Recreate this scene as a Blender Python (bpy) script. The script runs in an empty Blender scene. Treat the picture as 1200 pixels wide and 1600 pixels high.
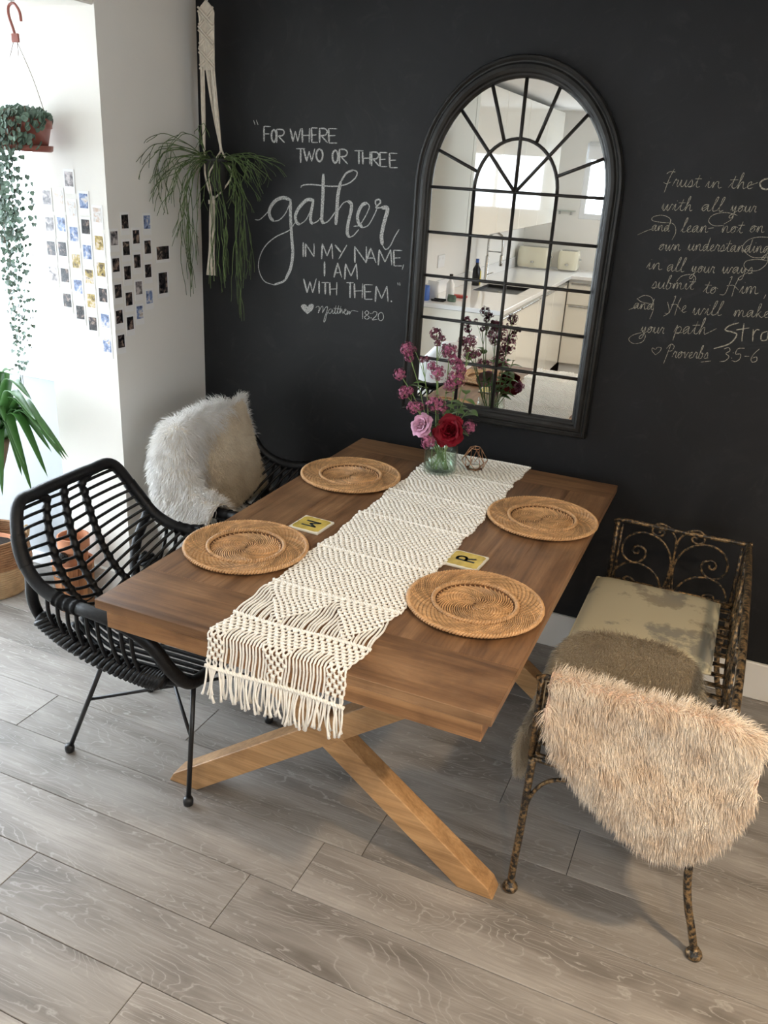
import bpy, math, random
import numpy as np
from mathutils import Vector, Matrix
C = bpy.context.scene.collection
PI = math.pi
random.seed(7); rng = np.random.default_rng(7)

# ------------------------------------------------------------------ camera, world, light, exposure
sc = bpy.context.scene
cam = bpy.data.objects.new('camera', bpy.data.cameras.new('camera')); C.objects.link(cam)
cam.data.sensor_fit = 'VERTICAL'; cam.data.sensor_height = 36; cam.data.lens = 1321.515 / 1600 * 36
cam.data.clip_start = .02
_a, _b, _c = -.3896178, .3911852, .0599400
_f = Vector((math.sin(_a)*math.cos(_b), math.cos(_a)*math.cos(_b), -math.sin(_b)))
_r = Vector((math.cos(_a), -math.sin(_a), 0)); _u = _r.cross(_f)
_r2 = math.cos(_c)*_r + math.sin(_c)*_u; _u2 = -math.sin(_c)*_r + math.cos(_c)*_u
M = Matrix((_r2, _u2, -_f)).transposed().to_4x4(); M.translation = Vector((2.12358, -3.03219, 1.76959))
cam.matrix_world = M
sc.camera = cam
sc.view_settings.view_transform = 'Standard'; sc.view_settings.look = 'None'
sc.view_settings.gamma = 1; sc.view_settings.use_curve_mapping = False
sc.view_settings.exposure = 0.0
W = bpy.data.worlds.new('daylight'); sc.world = W; W.use_nodes = True
W.node_tree.nodes['Background'].inputs[0].default_value = (.80, .90, 1, 1)
W.node_tree.nodes['Background'].inputs[1].default_value = 14.0
sc.cycles.use_denoising = True
sc.cycles.max_bounces = 10; sc.cycles.diffuse_bounces = 5; sc.cycles.glossy_bounces = 5
sc.cycles.transmission_bounces = 8; sc.cycles.transparent_max_bounces = 48
sc.cycles.sample_clamp_indirect = 6; sc.cycles.caustics_reflective = False; sc.cycles.caustics_refractive = False
def portal(name, loc, look, sx, sy):
    l = bpy.data.lights.new(name, 'AREA'); l.shape = 'RECTANGLE'; l.size = sx; l.size_y = sy
    l.cycles.is_portal = True
    o = bpy.data.objects.new(name, l); C.objects.link(o); o.location = loc
    o.rotation_euler = Vector(look).to_track_quat('-Z', 'Y').to_euler()
portal('portal_patio', (-1.53, -1.33, 1.1), (1, 0, 0), 1.5, 2.1)
portal('portal_bay', (-.95, -.44, 1.5), (0, -1, 0), 1.1, 1.2)
portal('portal_far', (1.1, -5.62, 1.7), (0, 1, 0), 1.0, .7)
portal('portal_side', (3.66, -3.2, 1.55), (-1, 0, 0), .9, 1.2)

# ------------------------------------------------------------------ mesh helpers
class MB:
    def __init__(s): s.v = []; s.f = []; s.mi = []
    def add(s, v, f, mi=0):
        o = len(s.v); s.v += [tuple(map(float, p)) for p in v]; s.f += [tuple(i + o for i in q) for q in f]; s.mi += [mi]*len(f); return s
    def box(s, x0, x1, y0, y1, z0, z1, mi=0):
        return s.add([(x, y, z) for x in (x0, x1) for y in (y0, y1) for z in (z0, z1)],
              [(0,1,3,2), (4,6,7,5), (0,4,5,1), (2,3,7,6), (0,2,6,4), (1,5,7,3)], mi)
    def bev(s, x0, x1, y0, y1, z0, z1, b=.003, mi=0):
        xs = (x0, x1); ys = (y0, y1); zs = (z0, z1); v = []; idx = {}
        for i in (0, 1):
            for j in (0, 1):
                for k in (0, 1):
                    sx, sy, sz = 1-2*i, 1-2*j, 1-2*k
                    for a, d in enumerate(((0, b, b), (b, 0, b), (b, b, 0))):
                        idx[i, j, k, a] = len(v); v.append((xs[i]+sx*d[0], ys[j]+sy*d[1], zs[k]+sz*d[2]))
        f = []
        for a in range(3):
            o = [q for q in range(3) if q != a]
            for e in (0, 1):
                def I(p, q, w=a):
                    t = [0, 0, 0]; t[a] = e; t[o[0]] = p; t[o[1]] = q; return idx[tuple(t) + (w,)]
                f.append((I(0,0), I(1,0), I(1,1), I(0,1)))
            for p in (0, 1):
                for q in (0, 1):
                    def J(e, w):
                        t = [0, 0, 0]; t[a] = e; t[o[0]] = p; t[o[1]] = q; return idx[tuple(t) + (w,)]
                    f.append((J(0,o[0]), J(1,o[0]), J(1,o[1]), J(0,o[1])))
        for i in (0, 1):
            for j in (0, 1):
                for k in (0, 1): f.append((idx[i,j,k,0], idx[i,j,k,1], idx[i,j,k,2]))
        return s.add(v, f, mi)
    def tube(s, pts, r, n=8, closed=False, cap=True, mi=0, flat=None):
        P = [Vector(p) for p in pts]; m = len(P); R = r if hasattr(r, '__len__') else [r]*m
        v = []; up = None
        for i in range(m):
            a = P[(i-1) % m] if closed or i > 0 else P[i]; b = P[(i+1) % m] if closed or i < m-1 else P[i]
            t = (b-a); t = t.normalized() if t.length > 1e-9 else Vector((0, 0, 1))
            if up is None:
                up = t.orthogonal().normalized()
                if flat: up = (Vector(flat) - t*t.dot(Vector(flat))).normalized()
            else:
                up = up - t*up.dot(t)
                up = up.normalized() if up.length > 1e-6 else t.orthogonal().normalized()
            w = t.cross(up)
            for k in range(n):
                an = 2*PI*k/n; v.append(P[i] + R[i]*(math.cos(an)*up + math.sin(an)*w))
        f = []
        for i in range(m if closed else m-1):
            j = (i+1) % m
            for k in range(n): f.append((i*n+k, i*n+(k+1) % n, j*n+(k+1) % n, j*n+k))
        if cap and not closed: f += [tuple(range(n))[::-1], tuple((m-1)*n+k for k in range(n))]
        return s.add(v, f, mi)
    def lathe(s, prof, c=(0,0,0), n=32, axis=None, mi=0, capb=True, capt=True):
        v = []; m = len(prof)
        for r, z in prof:
            for k in range(n): v.append((c[0]+r*math.cos(2*PI*k/n), c[1]+r*math.sin(2*PI*k/n), c[2]+z))
        f = [(i*n+k, i*n+(k+1) % n, (i+1)*n+(k+1) % n, (i+1)*n+k) for i in range(m-1) for k in range(n)]
        if capb: f.append(tuple(range(n))[::-1])
        if capt: f.append(tuple((m-1)*n+k for k in range(n)))
        return s.add(v, f, mi)
    def grid(s, P, cu=False, cv=False, mi=0):
        nu, nv = len(P), len(P[0]); v = [p for row in P for p in row]
        f = [(i*nv+j, ((i+1) % nu)*nv+j, ((i+1) % nu)*nv+(j+1) % nv, i*nv+(j+1) % nv)
             for i in range(nu if cu else nu-1) for j in range(nv if cv else nv-1)]
        return s.add(v, f, mi)
    def ball(s, c, r, n=8, m=6, mi=0):
        rr = r if hasattr(r, '__len__') else (r, r, r)
        v = [(c[0], c[1], c[2]-rr[2])]
        for i in range(1, m):
            t = -PI/2 + PI*i/m
            for k in range(n): v.append((c[0]+rr[0]*math.cos(t)*math.cos(2*PI*k/n), c[1]+rr[1]*math.cos(t)*math.sin(2*PI*k/n), c[2]+rr[2]*math.sin(t)))
        v.append((c[0], c[1], c[2]+rr[2])); L = len(v)-1
        f = [(0, 1+(k+1) % n, 1+k) for k in range(n)]
        for i in range(m-2):
            for k in range(n): f.append((1+i*n+k, 1+i*n+(k+1) % n, 1+(i+1)*n+(k+1) % n, 1+(i+1)*n+k))
        f += [(L, 1+(m-2)*n+k, 1+(m-2)*n+(k+1) % n) for k in range(n)]
        return s.add(v, f, mi)
    def prism(s, poly, h, place, mi=0):
        n = len(poly); v = [place(a, b, 0) for a, b in poly] + [place(a, b, h) for a, b in poly]
        return s.add(v, [tuple(range(n))[::-1], tuple(range(n, 2*n))] + [(i, (i+1) % n, n+(i+1) % n, n+i) for i in range(n)], mi)
    def mesh(s, name):
        me = bpy.data.meshes.new(name); me.from_pydata(s.v, [], s.f); return me
    def build(s, name, m, parent=None, smooth=False, kind=None, label=None):
        me = s.mesh(name)
        for mm in (m if isinstance(m, (list, tuple)) else [m]): me.materials.append(mm)
        if any(s.mi): me.polygons.foreach_set('material_index', s.mi)
        if smooth: me.polygons.foreach_set('use_smooth', [True]*len(me.polygons))
        me.update()
        o = bpy.data.objects.new(name, me); C.objects.link(o)
        if parent is not None: o.parent = parent
        if kind: o['kind'] = kind
        if label: o['label'] = label
        return o
def fix_normals(o):
    import bmesh
    b = bmesh.new(); b.from_mesh(o.data); bmesh.ops.recalc_face_normals(b, faces=b.faces); b.to_mesh(o.data); b.free(); return o
def auto_smooth(o, ang=.6):
    me = o.data; me.polygons.foreach_set('use_smooth', [True]*len(me.polygons)); me.set_sharp_from_angle(angle=ang); return o
def tag(o, label, cat, group=None, kind=None):
    o['label'] = label; o['category'] = cat
    if group: o['group'] = group
    if kind: o['kind'] = kind
    return o
def thing(name, label, cat, loc=(0,0,0), rz=0, group=None):
    o = bpy.data.objects.new(name, None); C.objects.link(o); o.empty_display_size = .05
    o.location = loc; o.rotation_euler = (0, 0, rz); return tag(o, label, cat, group)
def struct(name, mb, m, **k):
    return mb.build(name, m, kind='structure', **k)
def dup(root, loc, rz, label):
    r = root.copy(); C.objects.link(r); r.location = loc; r.rotation_euler = (0, 0, rz); r['label'] = label
    for ch in list(root.children):
        c = ch.copy(); C.objects.link(c); c.parent = r
        for g in list(ch.children):
            d = g.copy(); C.objects.link(d); d.parent = c
    return r
def cr(P, n=8, closed=False):
    P = [np.array(p, float) for p in P]; out = []
    Q = [P[-1]] + P + [P[0], P[1]] if closed else [2*P[0]-P[1]] + P + [2*P[-1]-P[-2]]
    for i in range(1, len(Q)-2):
        a, b, c, d = Q[i-1:i+3]
        for t in np.linspace(0, 1, n, endpoint=False):
            out.append(.5*((2*b) + (c-a)*t + (2*a-5*b+4*c-d)*t*t + (3*b-a-3*c+d)*t**3))
    if not closed: out.append(P[-1])
    return out

# ------------------------------------------------------------------ materials
def new_mat(name):
    m = bpy.data.materials.new(name); m.use_nodes = True; nt = m.node_tree
    return m, nt, nt.nodes['Principled BSDF']
def N(nt, t, **k):
    n = nt.nodes.new(t)
    for a, b in k.items():
        if a.startswith('i_'):
            key = a[2:]; n.inputs[int(key) if key.isdigit() else key.replace('_', ' ')].default_value = b
        else: setattr(n, a, b)
    return n
def ramp(nt, fac, stops):
    r = N(nt, 'ShaderNodeValToRGB'); e = r.color_ramp.elements
    while len(e) < len(stops): e.new(.5)
    for x, (p, c) in zip(e, stops): x.position = p; x.color = (*c, 1) if len(c) == 3 else c
    nt.links.new(fac, r.inputs[0]); return r.outputs[0]
def mixc(nt, fac, a, b, mode='MIX'):
    n = N(nt, 'ShaderNodeMix', data_type='RGBA', blend_type=mode)
    for i, x in ((0, fac), (6, a), (7, b)):
        if isinstance(x, (int, float)): n.inputs[i].default_value = x
        elif isinstance(x, tuple): n.inputs[i].default_value = (*x, 1) if len(x) == 3 else x
        else: nt.links.new(x, n.inputs[i])
    return n.outputs[2]
def mat(name, col, rough=.5, metal=0, var=.0, vscale=20, bump=0, bscale=60, spec=.5, sheen=0, obj_random=0, island=0, coat=0, trans=0, ior=1.45, sss=0, stretch=(1,1,1)):
    m, nt, b = new_mat(name); L = nt.links
    b.inputs['Base Color'].default_value = (*col, 1); b.inputs['Roughness'].default_value = rough; b.inputs['Metallic'].default_value = metal
    b.inputs['Specular IOR Level'].default_value = spec; b.inputs['Sheen Weight'].default_value = sheen; b.inputs['Coat Weight'].default_value = coat
    b.inputs['Transmission Weight'].default_value = trans; b.inputs['IOR'].default_value = ior
    if sss: b.inputs['Subsurface Weight'].default_value = sss; b.inputs['Subsurface Radius'].default_value = (.01, .006, .004)
    tc = N(nt, 'ShaderNodeTexCoord'); mp = N(nt, 'ShaderNodeMapping'); mp.inputs['Scale'].default_value = stretch; L.new(tc.outputs['Object'], mp.inputs[0])
    out = None
    if var:
        n = N(nt, 'ShaderNodeTexNoise', i_Scale=vscale, i_Detail=6); L.new(mp.outputs[0], n.inputs['Vector'])
        out = ramp(nt, n.outputs['Fac'], [(.3, tuple(c*(1-var) for c in col)), (.7, tuple(min(1, c*(1+var)) for c in col))])
    if island:
        g = N(nt, 'ShaderNodeNewGeometry'); hv = N(nt, 'ShaderNodeHueSaturation'); mr = N(nt, 'ShaderNodeMapRange', i_3=1-island, i_4=1+island)
        L.new(g.outputs['Random Per Island'], mr.inputs[0]); L.new(mr.outputs[0], hv.inputs['Value'])
        if out is not None: L.new(out, hv.inputs['Color'])
        else: hv.inputs['Color'].default_value = (*col, 1)
        out = hv.outputs[0]
    if out is not None: L.new(out, b.inputs['Base Color'])
    if bump:
        n = N(nt, 'ShaderNodeTexNoise', i_Scale=bscale, i_Detail=5); L.new(mp.outputs[0], n.inputs['Vector'])
        bp = N(nt, 'ShaderNodeBump', i_Strength=bump, i_Distance=.004); L.new(n.outputs['Fac'], bp.inputs['Height']); L.new(bp.outputs[0], b.inputs['Normal'])
    return m
def wood(name, dark, mid, light, axis=0, rough=.45, island=.12, scale=1.0, saw=0):
    m, nt, b = new_mat(name); L = nt.links
    tc = N(nt, 'ShaderNodeTexCoord'); g = N(nt, 'ShaderNodeNewGeometry')
    off = N(nt, 'ShaderNodeVectorMath', operation='SCALE'); off.inputs[0].default_value = (7.3, 3.1, 5.7); L.new(g.outputs['Random Per Island'], off.inputs['Scale'])
    ad = N(nt, 'ShaderNodeVectorMath', operation='ADD'); L.new(tc.outputs['Object'], ad.inputs[0]); L.new(off.outputs[0], ad.inputs[1])
    mp = N(nt, 'ShaderNodeMapping'); s = [9*scale]*3; s[axis] = .9*scale; mp.inputs['Scale'].default_value = s; L.new(ad.outputs[0], mp.inputs[0])
    n1 = N(nt, 'ShaderNodeTexNoise', i_Scale=1.6, i_Detail=9, i_Roughness=.62, i_Distortion=1.1); L.new(mp.outputs[0], n1.inputs['Vector'])
    mp2 = N(nt, 'ShaderNodeMapping'); s = [130*scale]*3; s[axis] = 4*scale; mp2.inputs['Scale'].default_value = s; L.new(ad.outputs[0], mp2.inputs[0])
    n2 = N(nt, 'ShaderNodeTexNoise', i_Scale=1.2, i_Detail=4); L.new(mp2.outputs[0], n2.inputs['Vector'])
    col = ramp(nt, n1.outputs['Fac'], [(.3, dark), (.5, mid), (.7, light)])
    fib = ramp(nt, n2.outputs['Fac'], [(.3, (.72, .70, .68)), (.6, (1.06, 1.06, 1.06))])
    col = mixc(nt, .75, col, fib, 'MULTIPLY')
    n3 = N(nt, 'ShaderNodeTexNoise', i_Scale=4.2, i_Detail=5, i_Roughness=.6); L.new(ad.outputs[0], n3.inputs['Vector'])
    col = mixc(nt, .7, col, ramp(nt, n3.outputs['Fac'], [(.34, (.52, .48, .46)), (.55, (1.08, 1.07, 1.05))]), 'MULTIPLY')
    hv = N(nt, 'ShaderNodeHueSaturation'); mr = N(nt, 'ShaderNodeMapRange', i_3=1-island, i_4=1+island); L.new(g.outputs['Random Per Island'], mr.inputs[0])
    L.new(mr.outputs[0], hv.inputs['Value']); L.new(col, hv.inputs['Color']); L.new(hv.outputs[0], b.inputs['Base Color'])
    b.inputs['Roughness'].default_value = rough
    bp = N(nt, 'ShaderNodeBump', i_Strength=.25, i_Distance=.002); L.new(n2.outputs['Fac'], bp.inputs['Height']); L.new(bp.outputs[0], b.inputs['Normal'])
    return m
def fur_mat(name, root, tip, var=.12):
    m, nt, b = new_mat(name); L = nt.links
    g = N(nt, 'ShaderNodeNewGeometry'); tc = N(nt, 'ShaderNodeTexCoord')
    n = N(nt, 'ShaderNodeTexNoise', i_Scale=16, i_Detail=4); L.new(tc.outputs['Object'], n.inputs['Vector'])
    c = mixc(nt, n.outputs['Fac'], root, tip); c2 = ramp(nt, n.outputs['Fac'], [(.32, root), (.62, tip)])
    hv = N(nt, 'ShaderNodeHueSaturation'); mr = N(nt, 'ShaderNodeMapRange', i_3=1-var, i_4=1+var); L.new(g.outputs['Random Per Island'], mr.inputs[0])
    L.new(mr.outputs[0], hv.inputs['Value']); L.new(c2, hv.inputs['Color']); L.new(hv.outputs[0], b.inputs['Base Color'])
    b.inputs['Roughness'].default_value = .75; b.inputs['Specular IOR Level'].default_value = .15; b.inputs['Sheen Weight'].default_value = .25
    return m

def floor_mat():
    m, nt, b = new_mat('grey_oak_planks'); L = nt.links
    at = N(nt, 'ShaderNodeAttribute', attribute_name='plank'); tc = N(nt, 'ShaderNodeTexCoord')
    off = N(nt, 'ShaderNodeVectorMath', operation='SCALE'); off.inputs[0].default_value = (31.7, 17.3, 9.1); L.new(at.outputs['Fac'], off.inputs['Scale'])
    ad = N(nt, 'ShaderNodeVectorMath', operation='ADD'); L.new(tc.outputs['Object'], ad.inputs[0]); L.new(off.outputs[0], ad.inputs[1])
    mp = N(nt, 'ShaderNodeMapping'); mp.inputs['Scale'].default_value = (1.5, 8.5, 1); L.new(ad.outputs[0], mp.inputs[0])
    n1 = N(nt, 'ShaderNodeTexNoise', i_Scale=1.0, i_Detail=2.5, i_Roughness=.5, i_Distortion=.7); L.new(mp.outputs[0], n1.inputs['Vector'])
    # contour rings of the noise field make cathedral grain
    mu = N(nt, 'ShaderNodeMath', operation='MULTIPLY', i_1=26.0); L.new(n1.outputs['Fac'], mu.inputs[0])
    nw = N(nt, 'ShaderNodeTexNoise', i_Scale=28.0, i_Detail=3); L.new(ad.outputs[0], nw.inputs['Vector'])
    ma = N(nt, 'ShaderNodeMath', operation='MULTIPLY_ADD', i_1=1.1); L.new(nw.outputs['Fac'], ma.inputs[0]); L.new(mu.outputs[0], ma.inputs[2])
    fr = N(nt, 'ShaderNodeMath', operation='FRACT'); L.new(ma.outputs[0], fr.inputs[0])
    ring = ramp(nt, fr.outputs[0], [(.0, (0,0,0)), (.42, (.06,)*3), (.52, (1,1,1)), (.62, (.1,)*3), (1, (0,0,0))])
    mp2 = N(nt, 'ShaderNodeMapping'); mp2.inputs['Scale'].default_value = (5, 170, 1); L.new(ad.outputs[0], mp2.inputs[0])
    n2 = N(nt, 'ShaderNodeTexNoise', i_Scale=1.0, i_Detail=5); L.new(mp2.outputs[0], n2.inputs['Vector'])
    n3 = N(nt, 'ShaderNodeTexNoise', i_Scale=2.6, i_Detail=4, i_Distortion=.4)
    mp3 = N(nt, 'ShaderNodeMapping'); mp3.inputs['Scale'].default_value = (1, 3.5, 1); L.new(ad.outputs[0], mp3.inputs[0]); L.new(mp3.outputs[0], n3.inputs['Vector'])
    base = ramp(nt, n3.outputs['Fac'], [(.28, (.165, .147, .130)), (.5, (.285, .262, .240)), (.72, (.39, .365, .338))])
    mask = ramp(nt, n3.outputs['Fac'], [(.34, (1,1,1)), (.62, (.22,)*3)])
    rm = N(nt, 'ShaderNodeMath', operation='MULTIPLY'); L.new(ring, rm.inputs[0]); L.new(mask, rm.inputs[1])
    rm2 = N(nt, 'ShaderNodeMath', operation='MULTIPLY', i_1=.5); L.new(rm.outputs[0], rm2.inputs[0])
    col = mixc(nt, rm2.outputs[0], base, (.60, .58, .55))
    fib = ramp(nt, n2.outputs['Fac'], [(.3, (.80, .79, .78)), (.65, (1.05,)*3)])
    col = mixc(nt, .8, col, fib, 'MULTIPLY')
    hv = N(nt, 'ShaderNodeHueSaturation')
    wn = N(nt, 'ShaderNodeTexWhiteNoise', noise_dimensions='1D'); L.new(at.outputs['Fac'], wn.inputs['W'])
    mr = N(nt, 'ShaderNodeMapRange', i_3=.84, i_4=1.1); L.new(wn.outputs['Value'], mr.inputs[0]); L.new(mr.outputs[0], hv.inputs['Value']); L.new(col, hv.inputs['Color'])
    L.new(hv.outputs[0], b.inputs['Base Color'])
    b.inputs['Roughness'].default_value = .42; b.inputs['Specular IOR Level'].default_value = .45
    bp = N(nt, 'ShaderNodeBump', i_Strength=.25, i_Distance=.0015); L.new(n2.outputs['Fac'], bp.inputs['Height']); L.new(bp.outputs[0], b.inputs['Normal'])
    return m
def chalkboard_mat():
    m, nt, b = new_mat('chalkboard_paint'); L = nt.links
    tc = N(nt, 'ShaderNodeTexCoord')
    n = N(nt, 'ShaderNodeTexNoise', i_Scale=1.7, i_Detail=7, i_Roughness=.6, i_Distortion=1.4); L.new(tc.outputs['Object'], n.inputs['Vector'])
    n2 = N(nt, 'ShaderNodeTexNoise', i_Scale=6, i_Detail=8, i_Roughness=.7, i_Distortion=2.5); L.new(tc.outputs['Object'], n2.inputs['Vector'])
    c = ramp(nt, n.outputs['Fac'], [(.35, (.0050, .0054, .0066)), (.55, (.0078, .0083, .0100)), (.75, (.015, .0157, .018))])
    c = mixc(nt, ramp(nt, n2.outputs['Fac'], [(.55, (0,0,0)), (.85, (.45,)*3)]), c, (.042, .044, .048))
    L.new(c, b.inputs['Base Color']); b.inputs['Roughness'].default_value = .52; b.inputs['Specular IOR Level'].default_value = .36
    bp = N(nt, 'ShaderNodeBump', i_Strength=.05, i_Distance=.002)
    n3 = N(nt, 'ShaderNodeTexNoise', i_Scale=160, i_Detail=3); L.new(tc.outputs['Object'], n3.inputs['Vector']); L.new(n3.outputs['Fac'], bp.inputs['Height']); L.new(bp.outputs[0], b.inputs['Normal'])
    return m
def chalk_mat(name, col):
    m, nt, b = new_mat(name); L = nt.links; tc = N(nt, 'ShaderNodeTexCoord')
    n = N(nt, 'ShaderNodeTexNoise', i_Scale=260, i_Detail=3); L.new(tc.outputs['Object'], n.inputs['Vector'])
    L.new(mixc(nt, ramp(nt, n.outputs['Fac'], [(.34, (0,0,0)), (.58, (1,1,1))]), tuple(c*.28 for c in col), col), b.inputs['Base Color'])
    b.inputs['Roughness'].default_value = .95; b.inputs['Specular IOR Level'].default_value = .05
    return m
def gilt_mat():
    m, nt, b = new_mat('black_iron_rubbed_with_gold'); L = nt.links; tc = N(nt, 'ShaderNodeTexCoord')
    n = N(nt, 'ShaderNodeTexNoise', i_Scale=85, i_Detail=5, i_Roughness=.6); L.new(tc.outputs['Object'], n.inputs['Vector'])
    f = ramp(nt, n.outputs['Fac'], [(.44, (0,0,0)), (.74, (1,1,1))])
    L.new(mixc(nt, f, (.008, .0075, .007), (.52, .34, .165)), b.inputs['Base Color']); L.new(f, b.inputs['Metallic'])
    b.inputs['Roughness'].default_value = .38
    bp = N(nt, 'ShaderNodeBump', i_Strength=.4, i_Distance=.003); L.new(n.outputs['Fac'], bp.inputs['Height']); L.new(bp.outputs[0], b.inputs['Normal'])
    return m
def photo_mat(name, stops, seed):
    m, nt, b = new_mat(name); L = nt.links; tc = N(nt, 'ShaderNodeTexCoord'); oi = N(nt, 'ShaderNodeObjectInfo')
    off = N(nt, 'ShaderNodeVectorMath', operation='SCALE'); off.inputs[0].default_value = (13.1+seed, 7.7, 5.3); L.new(oi.outputs['Random'], off.inputs['Scale'])
    ad = N(nt, 'ShaderNodeVectorMath', operation='ADD'); L.new(tc.outputs['Object'], ad.inputs[0]); L.new(off.outputs[0], ad.inputs[1])
    n = N(nt, 'ShaderNodeTexNoise', i_Scale=55, i_Detail=3, i_Distortion=.6); L.new(ad.outputs[0], n.inputs['Vector'])
    L.new(ramp(nt, n.outputs['Fac'], stops), b.inputs['Base Color']); b.inputs['Roughness'].default_value = .25
    return m
def pad_mat():
    m, nt, b = new_mat('faded_printed_cotton'); L = nt.links; tc = N(nt, 'ShaderNodeTexCoord')
    n = N(nt, 'ShaderNodeTexNoise', i_Scale=7, i_Detail=7, i_Roughness=.6); L.new(tc.outputs['Object'], n.inputs['Vector'])
    n2 = N(nt, 'ShaderNodeTexNoise', i_Scale=3.1, i_Detail=2); L.new(tc.outputs['Object'], n2.inputs['Vector'])
    tint = ramp(nt, n2.outputs['Fac'], [(.4, (.30, .24, .16)), (.6, (.20, .20, .19))])
    f = ramp(nt, n.outputs['Fac'], [(.54, (0,0,0)), (.60, (.75,)*3)])
    L.new(mixc(nt, f, (.56, .51, .36), tint), b.inputs['Base Color']); b.inputs['Roughness'].default_value = .85
    return m
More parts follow.
